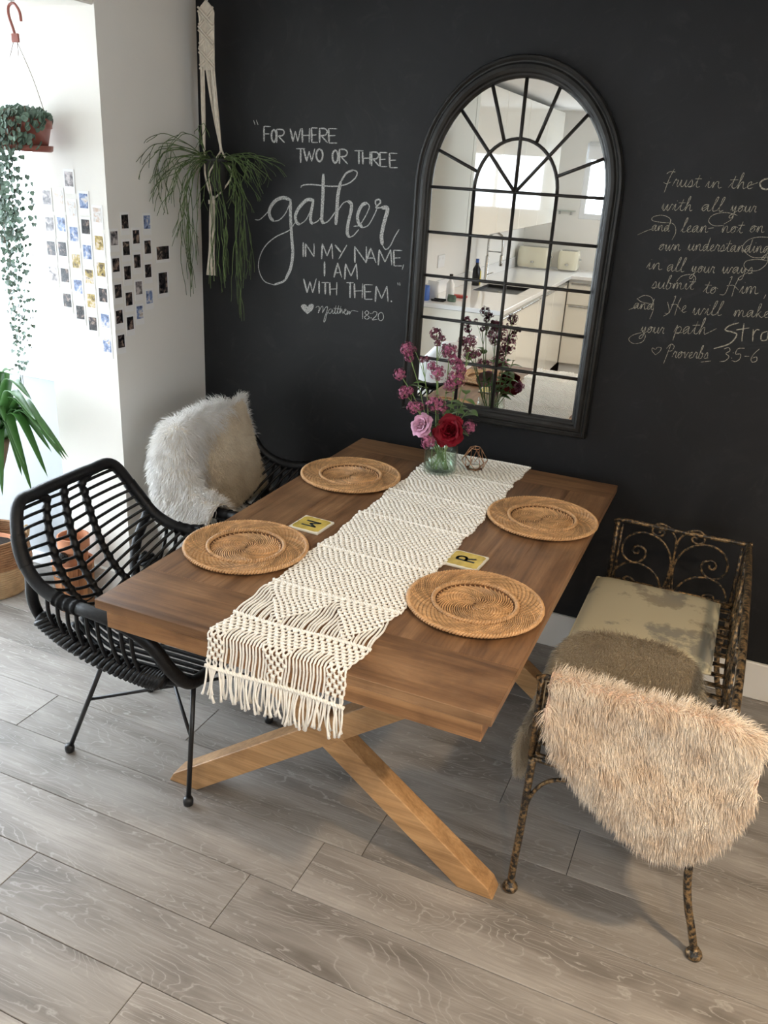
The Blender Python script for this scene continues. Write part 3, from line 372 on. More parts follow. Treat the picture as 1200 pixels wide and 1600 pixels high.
SCROLLS = [[[20604, 4201], [20552, 4774], [20501, 5339], [20561, 5696], [20742, 6051], [21036, 6305], [21355, 6403], [21692, 6388], [21988, 6210], [22164, 5920], [22183, 5589], [22038, 5355], [21773, 5230], [21539, 5313], [21386, 5531], [21405, 5761], [21576, 5876], [21750, 5846], [21827, 5697], [21753, 5583], [21639, 5622], [21619, 5729]], [[20532, 4181], [20480, 4755], [20467, 5388], [20450, 5897], [20490, 6356], [20676, 6677], [20890, 6825], [21129, 6836], [21273, 6704], [21295, 6516], [21163, 6402], [20991, 6417], [20901, 6507], [20953, 6619], [21055, 6587], [21054, 6515]], [[20652, 4213], [20698, 4519], [20862, 4853], [21161, 5114], [21531, 5226], [21875, 5200], [22152, 5015], [22331, 4718], [22328, 4371], [22078, 4158], [21775, 4075], [21597, 4232], [21566, 4398], [21633, 4562], [21791, 4633], [21946, 4587], [21978, 4422], [21896, 4341], [21810, 4406], [21800, 4531]]]
PHOTOS_RETURN = [[[-269, 1588], [-266, 1497], [-269, 1413], [-270, 1322]], [[-213, 1592], [-212, 1501], [-216, 1415], [-215, 1322], [-214, 1232]], [[-160, 1655], [-158, 1557], [-157, 1471], [-156, 1378], [-157, 1287], [-156, 1194]], [[-101, 1587], [-101, 1501], [-102, 1414], [-101, 1329], [-101, 1243], [-101, 1159]], [[-45, 1544], [-45, 1450], [-45, 1359], [-44, 1269], [-42, 1177], [-41, 1086]]]
PHOTOS_SIDE = [[[-531, 1469], [-531, 1377], [-528, 1285], [-530, 1193], [-528, 1103]], [[-469, 1523], [-470, 1431], [-471, 1345], [-471, 1251], [-472, 1162]], [[-412, 1468], [-413, 1382], [-412, 1285], [-414, 1195]], [[-346, 1517], [-349, 1428], [-353, 1342], [-353, 1245]], [[-263, 1402], [-269, 1290]]]

# ------------------------------------------------------------------ the room
WX0, WX1, WY, CEIL, BAYX, BAYY, SOF = 0.0, 3.6, -5.55, 2.30, -1.5, -2.1, 2.183
PY = -.555; PX = -.317
def build_floor():
    mb = MB(); ids = []
    first = {-2: .40, -1: 1.149, 0: .649, 1: 1.20, 2: 1.323, 3: .186, 4: .716, 5: .47, 6: .95, 7: .25, 8: .1, 9: .9, 10: .5}
    pitch = .1913; Lp = 1.25; g = .0009; pid = 1
    r0 = -1.947
    for k in range(-20, 11):
        y0, y1 = r0+k*pitch, min(r0+(k+1)*pitch, 0)
        if y1 <= y0 or y1 < -5.6: continue
        j0 = first.get(k, random.random()*Lp)
        x = j0 - 4*Lp
        while x < WX1:
            a, b = max(x, -1.55), min(x+Lp, WX1)
            if b-a > .02:
                n = len(mb.f); mb.bev(a+g, b-g, y0+g, y1-g, -.008, 0, .0012); ids += [pid]*(len(mb.f)-n)
            pid += 1; x += Lp
    n = len(mb.f); mb.box(-1.7, 3.8, -5.7, .1, -.05, -.0035, mi=1); ids += [0]*(len(mb.f)-n)
    o = struct('floor', mb, [mt['floor'], mt['seam']])
    at = o.data.attributes.new('plank', 'FLOAT', 'FACE'); at.data.foreach_set('value', [i*.137 for i in ids])
build_floor()
struct('ground', MB().box(-6, -1.72, -6, 3, -.12, -.06), mt['paving'])
struct('wall_back', MB().box(-.6, 3.7, 0, .1, 0, CEIL), mt['board'])
struct('wall_left', MB().box(PX, 0, PY, 0, 0, CEIL), mt['white'])
# bay: panel and glazing beside the pillar, patio glazing at its end
YB = -.47
struct('wall_bay', MB().box(BAYX-.1, PX, YB, YB+.1, 2.1, CEIL).box(BAYX-.1, BAYX, BAYY-.1, YB+.1, 2.12, CEIL).box(BAYX-.1, .1, BAYY-.1, BAYY, 0, CEIL).box(BAYX-.1, BAYX, YB, YB+.1, 0, 2.1), mt['white'])
struct('trim_1', MB().bev(BAYX-.1, -.002, BAYY, PY-.0005, SOF, CEIL+.05, .004).box(BAYX-.1, PX-.001, PY, YB+.09, SOF, CEIL+.04), mt['white'])
def window(name, label_, x0, x1, z0, z1, axis, v, th=.06, fr=.055, mull=(), low=None):
    w = bpy.data.objects.new(name, None); C.objects.link(w); w['kind'] = 'structure'
    def bx(mb, a0, a1, c0, c1, t0=-.5, t1=.5):
        if axis == 1: mb.bev(a0, a1, v+t0*th, v+t1*th, c0, c1, .003)
        else: mb.bev(v+t0*th, v+t1*th, a0, a1, c0, c1, .003)
    f = MB(); bx(f, x0, x0+fr, z0, z1); bx(f, x1-fr, x1, z0, z1); bx(f, x0+fr, x1-fr, z0, z0+fr); bx(f, x0+fr, x1-fr, z1-fr, z1)
    for m in mull: bx(f, m-fr/2, m+fr/2, z0+fr, z1-fr)
    if low: bx(f, x0+fr, x1-fr, low-fr/2, low+fr/2)
    f.build('window_frame', mt['upvc'], w, kind='structure')
    p = MB(); bx(p, x0+fr*.6, x1-fr*.6, (low if low else z0)+fr*.4, z1-fr*.6, -.06, .06); p.build('window_pane', mt['pane'], w, kind='structure')
    if low:
        q = MB(); bx(q, x0+fr*.6, x1-fr*.6, z0+fr*.6, low, -.2, .2); q.build('window_panel', mt['panel'], w, kind='structure')
    return w
window('window_1', '', BAYX, PX-.002, .0, 2.1, 1, YB+.05, low=.90, mull=(-.92,))
window('window_2', '', BAYY, YB, .0, 2.12, 0, BAYX-.05, mull=(-1.29,))
# kitchen walls
KX = .10
struct('wall_kitchen', MB().box(KX-.12, KX, WY-.1, BAYY-.1, 0, CEIL), mt['white'])
fx0, fx1, fz0, fz1 = .60, 1.60, 1.38, 2.04
struct('wall_far', MB().box(KX, fx0, WY-.1, WY, 0, CEIL).box(fx1, WX1+.1, WY-.1, WY, 0, CEIL).box(fx0, fx1, WY-.1, WY, 0, fz0).box(fx0, fx1, WY-.1, WY, fz1, CEIL), mt['white'])
window('window_3', '', fx0, fx1, fz0, fz1, 1, WY-.05, fr=.05, mull=(1.1,))
sy0, sy1, sz0, sz1 = -3.65, -2.75, .95, 2.15
struct('wall_right', MB().box(WX1, WX1+.1, WY-.1, sy0, 0, CEIL).box(WX1, WX1+.1, sy1, 0, 0, CEIL).box(WX1, WX1+.1, sy0, sy1, 0, sz0).box(WX1, WX1+.1, sy0, sy1, sz1, CEIL), mt['white'])
window('window_4', '', sy0, sy1, sz0, sz1, 0, WX1+.05, fr=.05, mull=(-3.2,))
struct('ceiling', MB().box(-1.7, 3.8, -5.7, .1, CEIL, CEIL+.1), mt['ceil'])
def skirting(name, x0, x1, y0, y1):
    struct(name, MB().bev(x0, x1, y0, y1, .0005, .150, .004), mt['trim'])
skirting('baseboard_back', .0, WX1, -.018, -.0005)
skirting('baseboard_left', .0005, .016, PY-.016, -.019)
skirting('baseboard_pillar', PX-.0, .0, PY-.016, PY-.0005)
skirting('baseboard_right', WX1-.016, WX1-.0005, -4.9, -.02)
# recessed ceiling lamps: warm
def downlight(x, y, power, label):
    t = thing('ceiling_light', label, 'ceiling light', (x, y, CEIL), 0, 'recessed ceiling lights')
    MB().lathe([(.052, -.0005), (.055, -.006), (.042, -.008), (.042, -.0005)], n=24, capb=False, capt=False).build('light_ring', mt['metal'], t, smooth=True)
    MB().lathe([(.041, -.003), (.041, -.0008)], n=20).build('light_diffuser', mt['lamp'], t)
    l = bpy.data.lights.new('downlight', 'AREA'); l.shape = 'DISK'; l.size = .12; l.energy = power; l.color = (1, .74, .46); l.spread = 2.4
    o = bpy.data.objects.new('downlight_lamp', l); C.objects.link(o); o.location = (x, y, CEIL-.02)
for x, y, p, l in ((2.95, -2.0, 26, 'round recessed ceiling light over the right side of the dining floor'), (1.2, -2.9, 5, 'round recessed ceiling light near the kitchen peninsula'),
                   (2.6, -3.3, 14, 'round recessed ceiling light over the kitchen floor, right of the peninsula'), (1.25, -4.3, 3, 'round recessed ceiling light near the sink')):
    downlight(x, y, p, l)
# ------------------------------------------------------------------ chalk writing on the black wall
def ribbon(mb, pts, w, y=-.0006):
    P = np.array(pts, float); n = len(P)
    T = np.gradient(P, axis=0) if n > 2 else np.tile(P[-1]-P[0], (n, 1)); T /= np.linalg.norm(T, axis=1)[:, None]+1e-12
    Nn = np.stack([-T[:, 1], T[:, 0]], 1); t = np.linspace(0, 1, n)
    ww = w*.5*np.minimum(1, .55+np.minimum(t, 1-t)*6)
    A = P+Nn*ww[:, None]; B = P-Nn*ww[:, None]
    v = [(a[0], y, a[1]) for a in A]+[(b[0], y, b[1]) for b in B]
    mb.add(v, [(i, i+1, n+i+1, n+i) for i in range(n-1)])
def chalk(data, name, label, m, heart=None, part='letter'):
    root = thing(name, label, 'writing', (0, 0, 0)); lines = {}
    for q, st in enumerate(data.split(';')):
        a = [int(x) for x in st.split(',')]; smooth, gid, w = a[0] % 10, a[0]//10, a[1]*1.15e-4
        if w > .0085 and part == 'letter': w *= 1.25
        pts = np.array(a[2:], float).reshape(-1, 2)*1e-4
        mb = lines.setdefault(gid, MB())
        p = cr(list(pts), 6) if smooth and len(pts) > 2 else [pts[0]+(pts[-1]-pts[0])*t for t in np.linspace(0, 1, 6)]
        ribbon(mb, p, w, -.0006-.0000008*(q % 90))
    for k, mb in lines.items(): mb.build(part, m, root)
    if heart:
        pts = [np.array(p)*1e-4 for p in heart]
        pr = cr(pts[1:], 5)+[pts[0]]
        mb = MB(); mb.add([(p[0], -.0008, p[1]) for p in pr], [tuple(range(len(pr)))]); mb.build('heart', m, root)
    return root
chalk(QUOTE_GATHER, 'chalk_lettering', 'white chalk quote with large word gather on the black wall left of the mirror', mt['chalk'], HEART, 'letter')
chalk(QUOTE_TRUST, 'chalk_lettering', 'yellowish cursive chalk quote on the black wall right of the mirror', mt['chalk2'], None, 'word')
# ------------------------------------------------------------------ arched window mirror, turned a little
def make_mirror():
    mx0, mx1, zb, zs = .940, 1.660, .885, 1.700   # outer width, foot, springing line
    cx = (mx0+mx1)/2; R = (mx1-mx0)/2
    t = thing('arched_mirror', 'tall arched black mirror with window bars on the black wall', 'mirror', (cx, -.004, zb))
    def outline(ins, n=40):
        r = R-ins; zz = zs-zb
        pts = [(-r, ins), (r, ins)]
        return pts+[(r*math.cos(a), zz+r*math.sin(a)*1.16) for a in np.linspace(0, PI, n)]
    prof = [(0, .0), (0, .030), (.004, .038), (.010, .040), (.016, .034), (.020, .034), (.026, .043), (.036, .045), (.044, .040), (.048, .032), (.053, .030), (.058, .022), (.060, .012)]
    rows = []
    for ins, d in prof: rows.append([(x, -d, z) for x, z in outline(ins)])
    mb = MB(); mb.grid(rows, cv=True)
    o = mb.build('mirror_frame', mt['frame'], t); fix_normals(o); auto_smooth(o, .5)
    g = MB(); pl = outline(.058); g.add([(x, -.014, z) for x, z in pl], [tuple(range(len(pl)))[::-1]])
    g.add([(x, -.002, z) for x, z in pl], [tuple(range(len(pl)))])
    n = len(pl); g.f += [(i, (i+1) % n, n+(i+1) % n, n+i) for i in range(n)]; g.mi += [0]*n
    go = g.build('mirror_glass', mt['mirror'], t)
    yb = -.018
    def bar(pts, w=.0055, name='glazing_bar'):
        b = MB(); P = [Vector((x, yb, z)) for x, z in pts]; b.tube(P, w, 6); b.build(name, mt['bars'], t, smooth=True)
    r = R-.058; zz = zs-zb; X = lambda f: -r+2*r*f
    for f in (.26, .5, .74):
        bar([(X(f), .058), (X(f), zz)])
    zl = [.058+(zz-.058)*k/5 for k in range(1, 6)]
    for z in zl: bar([(-r, z), (r, z)])
    ri = r*.48
    bar([(ri*math.cos(a), zz+ri*1.16*math.sin(a)) for a in np.linspace(0, PI, 24)])
    for a in (90, 45, 135): bar([(0, zz), (r*math.cos(math.radians(a)), zz+r*1.16*math.sin(math.radians(a)))])
    for a in (20, 68, 112, 160): bar([(ri*math.cos(math.radians(a)), zz+ri*1.16*math.sin(math.radians(a))), (r*math.cos(math.radians(a)), zz+r*1.16*math.sin(math.radians(a)))])
    go.rotation_euler = (0, 0, 0)
    t.rotation_euler = (0, 0, .015)
    t.location.y = -.012
    return t
make_mirror()
# ------------------------------------------------------------------ instant photos round the pillar corner
PH = [photo_mat('photo_dark_scene', [(.35, (.006, .006, .008)), (.55, (.05, .04, .04)), (.7, (.35, .25, .2))], 0),
      photo_mat('photo_warm_scene', [(.3, (.05, .03, .02)), (.5, (.5, .36, .1)), (.62, (.7, .6, .5)), (.75, (.08, .07, .06))], 3),
      photo_mat('photo_blue_scene', [(.3, (.05, .06, .12)), (.5, (.25, .33, .55)), (.65, (.75, .7, .65)), (.8, (.3, .2, .15))], 5),
      photo_mat('photo_grey_scene', [(.3, (.04, .04, .05)), (.5, (.25, .22, .22)), (.65, (.62, .56, .55)), (.8, (.1, .1, .12))], 8),
      photo_mat('photo_pale_scene', [(.3, (.55, .5, .45)), (.5, (.75, .74, .74)), (.65, (.6, .45, .35)), (.8, (.8, .8, .8))], 9)]
ORD = ['topmost', 'second from top', 'third from top', 'fourth from top', 'fifth from top', 'sixth from top']
COLN = ['leftmost', 'second', 'third', 'fourth', 'fifth']
def photo(pos, side, w, h, iw, ih, m, label, grp):
    t = thing('instant_photo', label, 'photo', pos, 0 if side == 'B' else PI/2, grp)
    dz = -.004
    MB().bev(-w/2, w/2, -.0016, -.0004, -h/2+dz-.003, h/2+dz-.003, .0002).build('photo_card', mt['card'], t)
    MB().box(-iw/2, iw/2, -.0021, -.0017, -ih/2, ih/2).build('photo_picture', m, t)
    return t
rp = random.Random(5)
for ci, col in enumerate(PHOTOS_RETURN):
    for ri_, (x, z) in enumerate(col):
        photo((x*1e-3, PY, z*1e-3), 'B', .048, .080, .036, .048, PH[rp.choice([0, 1, 1, 2, 3, 3, 4, 4] if ri_ < 3 else [0, 0, 1, 1, 2, 3, 3])],
              'white bordered instant photo, %s in the %s column on the bright pillar return' % (ORD[ri_], COLN[ci]), 'instant photos on the bright pillar return')
for ci, col in enumerate(PHOTOS_SIDE):
    for ri_, (y, z) in enumerate(col):
        big = ci == 4
        if big and ri_ == 0: a = (.088, .058, .074, .048); l = 'wide landscape instant photo at the right of the photo heart'
        elif big: a = (.07, .098, .052, .078); l = 'large portrait instant photo at the lower right of the photo heart'
        else: a = (.048, .078, .036, .047); l = 'white bordered instant photo, %s in the %s column on the shaded pillar side' % (ORD[ri_], COLN[ci])
        t = photo((0, y*1e-3, z*1e-3), 'A', *a, PH[rp.choice([0, 0, 0, 3, 3, 2])] if not (big and ri_ == 0) else PH[0], l, 'instant photos on the shaded pillar side')
        if big: t.location.x = .0025
# ------------------------------------------------------------------ dining table
TX0, TX1, TY0, TY1, TH = .811, 1.811, -1.6384, -.1088, .76
def make_table():
    t = thing('dining_table', 'large brown wooden dining table on crossed beam legs', 'table', ((TX0+TX1)/2, (TY0+TY1)/2, 0))
    c = ((TX0+TX1)/2, (TY0+TY1)/2); x0, x1, y0, y1 = TX0-c[0], TX1-c[0], TY0-c[1], TY1-c[1]
    b = MB(); ye0, ye1 = y0+.20, y1-.145
    xs = [x0, x0+.17, x0+.325, x0+.52, x0+.67, x0+.86, x1]
    for a, d in zip(xs[:-1], xs[1:]): b.bev(a, d, ye0, ye1, TH-.024, TH, .0006)
    b.build('tabletop_boards', mt['tabtop'], t)
    MB().bev(x0, x1, y0, ye0, TH-.024, TH, .0012).build('end_board', mt['tabend'], t)
    MB().bev(x0, x1, ye1, y1, TH-.024, TH, .0012).build('end_board', mt['tabend'], t)
    zb = .6925
    MB().bev(x0+.034, x1-.018, y0+.0006, y0+.05, zb, TH-.0243, .0015).build('apron', mt['apron'], t)
    MB().bev(x0+.034, x1-.018, y1-.05, y1-.0006, zb, TH-.0243, .0015).build('apron', mt['apron'], t)
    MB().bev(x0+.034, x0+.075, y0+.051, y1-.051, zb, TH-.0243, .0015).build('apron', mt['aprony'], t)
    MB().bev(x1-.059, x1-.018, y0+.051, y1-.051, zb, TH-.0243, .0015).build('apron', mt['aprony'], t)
    fl, fr = .832-c[0], 1.763-c[0]; m = zb/(fr-fl); hw = .0525
    for yy in (-1.3285-c[1], -.42-c[1]):
        for s, (a, bb) in ((1, (fl, fr)), (-1, (fr, fl))):
            mb = MB(); th = .066 if s == 1 else .060
            poly = [(a-s*hw, 0), (a+s*hw, 0), (bb+s*hw, zb-.0005), (bb-s*hw, zb-.0005)]
            # chamfered outer toe
            poly = [(a-s*(hw-.006), 0.0), (a+s*hw, 0), (bb+s*(hw-.03), zb-.0005-.03*m), (bb+s*(hw-.03), zb-.0005), (bb-s*hw, zb-.0005), (a-s*(hw-.022), .030)]
            mb.prism(poly, th, lambda p, q, h: (p, yy-th/2+h, q))
            o = mb.build('leg', mt['beam'], t); fix_normals(o)
            bv = o.modifiers.new('bevel', 'BEVEL'); bv.width = .003; bv.segments = 2
    return t
make_table()
# ------------------------------------------------------------------ macrame runner
def make_runner():
    t = thing('table_runner', 'cream knotted macrame runner laid along the table, fringe over the near end', 'table runner', (0, 0, 0))
    x0, x1 = 1.139, 1.487; n = 42; sp = (x1-x0)/(n-1); ytop = TY1-.004; Lt = ytop-TY0-.004; rad = .010; zt = TH+.0035
    arc = rad*PI/2
    def path(s, off=0):
        if s < Lt-rad+.004: return (ytop-s, zt+off)
        e = s-(Lt-rad+.004)
        yc, zc = ytop-(Lt-rad+.004), zt-rad
        if e < arc:
            a = e/rad; return (yc-(rad+off)*math.sin(a), zc+(rad+off)*math.cos(a))
        return (yc-rad-off, zc-(e-arc))
    bars = [.004] + [ytop-y for y in (-.34, -.585, -.82, -1.10, -1.35, -1.537)]
    hang = Lt+.086; bars.append(hang)
    ds = .0118; rows = int(hang/ds)
    rr = random.Random(3)
    def net(xf, s):
        k = max(i for i in range(len(bars)) if bars[i] <= s+1e-6); a = bars[k]; b = bars[k+1] if k+1 < len(bars) else hang+.1
        v = (s-a)/(b-a)
        if k == 5: return v < .98*(1-abs(xf-.30)/.30) or v < .98*(1-abs(xf-.80)/.26) or v < .12
        if k == 6:
            if v < .30: return True
            return xf < .10 and v < .9 or (abs(xf-.50) < .15*(1.15-v) and v < .92) or xf > .86 and v < .9
        return True
    cords = MB(); knots = MB()
    edge = lambda s: .004*math.sin(s*23)+.003*math.sin(s*57+1)
    jit = [rr.uniform(-.35, .35) for _ in range(n)]
    for i in range(n):
        xf = i/(n-1); xb = x0+i*sp; pts = []
        for j in range(rows+1):
            s = min(j*ds+.004, hang); e = edge(s)*(1-2*abs(xf-.5))*0+edge(s)
            if net(xf, s):
                par = j % 2; mate = i+1 if (i+par) % 2 == 0 else i-1
                dx = .33*sp*(mate-i) if 0 <= mate < n else 0; off = .0009 if (i % 2) else 0
            else:
                dx = jit[i]*sp*math.sin(min(1, (s % .19)/.19)*PI); off = rr.uniform(0, .0012)
            y, z = path(s, off); pts.append((xb+dx+e, y, z))
            if net(xf, s) and (i+j) % 2 == 0 and i+1 < n and j > 0:
                yk, zk = path(s, .0022); y2, z2 = path(s+.004, .0022)
                knots.ball((xb+sp/2+e, yk, zk), (.0066, .0054, .0038) if s < Lt-.01 else (.0066, .0038, .0054), 6, 4)
            if j < rows:
                s2 = s+ds/2; y, z = path(s2, off*.5); 
                if net(xf, s): pts.append((xb+edge(s2)+dx*.55, y, z))
        cords.tube(pts, .0027, 5, cap=False)
    cords.build('net_cords', mt['cotton'], t, smooth=True, kind='stuff')
    knots.build('net_knots', mt['cotton'], t, smooth=True, kind='stuff')
    for k, s in enumerate(bars):
        b = MB()
        for ph in (0, PI):
            pts = []
            for q in range(110):
                f = q/109; sag = .006*math.sin(f*PI*2+k)
                y, z = path(s+sag*.6, .0035); pts.append((x0-.005+edge(s)+f*(x1-x0+.01), y+.0022*math.cos(q*1.25+ph), z+.0022*math.sin(q*1.25+ph)))
            b.tube(pts, .0030, 6)
        b.build('cross_bar', mt['cotton'], t, smooth=True)
    fr = MB(); nf = 66
    for i in range(nf):
        f = i/(nf-1); x = x0+f*(x1-x0)+edge(hang); L = .082+rr.uniform(-.012, .012); bx, by = rr.uniform(-.012, .012), rr.uniform(-.010, .004)
        cx = rr.uniform(-.007, .007); pts = []; R = []
        y, z = path(hang, .002)
        for q in range(9):
            u = q/8; pts.append((x+bx*u*u+cx*math.sin(u*PI), y+by*u-.004*math.sin(u*PI), z-L*u)); R.append(.0024 if q < 7 else (.0030 if q == 7 else .0040))
        fr.tube(pts, R, 5)
    fr.build('fringe', mt['cotton'], t, smooth=True, kind='stuff')
make_runner()
# ------------------------------------------------------------------ woven charger plates
def make_plate():
    t = thing('charger_plate', '', 'plate', (0, 0, 0), 0, 'round woven cane charger plates')
    base = MB().lathe([(.0, .0), (.10, .0), (.150, .0015), (.170, .008), (.171, .012), (.166, .0125), (.115, .0090), (.104, .0105), (.097, .0045), (.0, .004)], n=72, capb=False, capt=False)
    base.build('plate_base', mt['caned'], t, smooth=True)
    def zr(r):
        return .0055 if r < .094 else (.0105+.003*(r-.112)/.055)
    def ribs(mb, n, r0, r1, step, swirl):
        for q in range(n):
            pts = []; R = []; k = int((r1-r0)/(step/4))
            for i in range(k+1):
                r = r0+(r1-r0)*i/k; a = 2*PI*q/n+swirl*(r-r0); f = abs(math.sin(PI*r/step+(q % 2)*PI/2))
                pts.append((r*math.cos(a), r*math.sin(a), zr(r)-.0006+.0010*f)); R.append(min(.0024, PI*r/n*(.21+.38*f)))
            mb.tube(pts, R, 4)
    w = MB(); ribs(w, 22, .004, .034, .0048, 26); ribs(w, 44, .034, .0945, .0050, 21); w.build('woven_well', mt['cane'], t)
    w = MB(); ribs(w, 92, .112, .164, .0055, -13); w.build('woven_rim', mt['cane'], t)
    def braid(R, z, r, n, name):
        b = MB()
        for ph in (0, PI):
            b.tube([((R+r*.7*math.cos(n*a+ph))*math.cos(a), (R+r*.7*math.cos(n*a+ph))*math.sin(a), z+r*.7*math.sin(n*a+ph)) for a in np.linspace(0, 2*PI, n*7, endpoint=False)], r*.75, 5, closed=True)
        b.build(name, mt['cane'], t, smooth=True)
    braid(.105, .0115, .0046, 44, 'inner_ring'); braid(.167, .0115, .0046, 64, 'outer_rim')
    return t
pl = make_plate(); pl.location = (.968, -.54, TH); pl['label'] = 'woven cane charger plate at the far left place, nearest the white sheepskin chair'
for x, y, r, l in ((.972, -1.215, 1.1, 'woven cane charger plate at the near left place beside the M coaster'), (1.650, -.572, 2.3, 'woven cane charger plate at the far right place of the table'),
                   (1.635, -1.21, 3.9, 'woven cane charger plate at the near right place beside the R coaster')):
    dup(pl, (x, y, TH), r, l)
# ------------------------------------------------------------------ letter coasters
def coaster(x, y, rz, strokes, label, ch):
    t = thing('coaster', label, 'coaster', (x, y, TH), rz, 'square letter coasters')
    MB().bev(-.05, .05, -.05, .05, .0002, .0075, .0015).build('coaster_base', mt['tilew'], t)
    mb = MB(); n = 36; P = []
    for k in range(n):     # wavy painted field
        a = 2*PI*k/n; q = max(abs(math.cos(a)), abs(math.sin(a))); r = (.0445+.0008*math.sin(k*2.2))/q; P.append((r*math.cos(a), r*math.sin(a)))
    mb.prism(P, .0004, lambda a, b, h: (a, b, .0075+h)); fix_normals(mb.build('painted_field', mt['tile'], t))
    lb = MB()
    for pts in strokes:
        pp = cr([np.array((a, b)) for a, b in pts], 6) if len(pts) > 2 else [np.array(p, float) for p in pts]
        for A, B in zip(pp[:-1], pp[1:]):
            d = (B-A); L = np.linalg.norm(d); d = d/L; nn = np.array((-d[1], d[0]))*.0042; e = d*.001
            q = [A+nn-e, A-nn-e, B-nn+e, B+nn+e]; lb.prism([tuple(u) for u in q], .0003, lambda a, b, h: (a, b, .0079+h))
    fix_normals(lb.build('letter', mt['ink'], t)); return t
coaster(1.052, -.982, -.05, [[(-.024, .016), (.022, .016)], [(-.024, -.016), (.022, -.016)], [(.020, .016), (-.004, 0)], [(.020, -.016), (-.004, 0)]], 'yellow square coaster with a dark letter M, left of the runner', 'M')
coaster(1.536, -.982, -.05, [[(-.026, -.008), (.026, -.008)], [(-.025, -.008), (-.026, .006), (-.018, .014), (-.006, .013), (.0, .004), (.0, -.008)], [(0, .002), (.024, .014)]], 'yellow square coaster with a dark letter R, right of the runner', 'R')
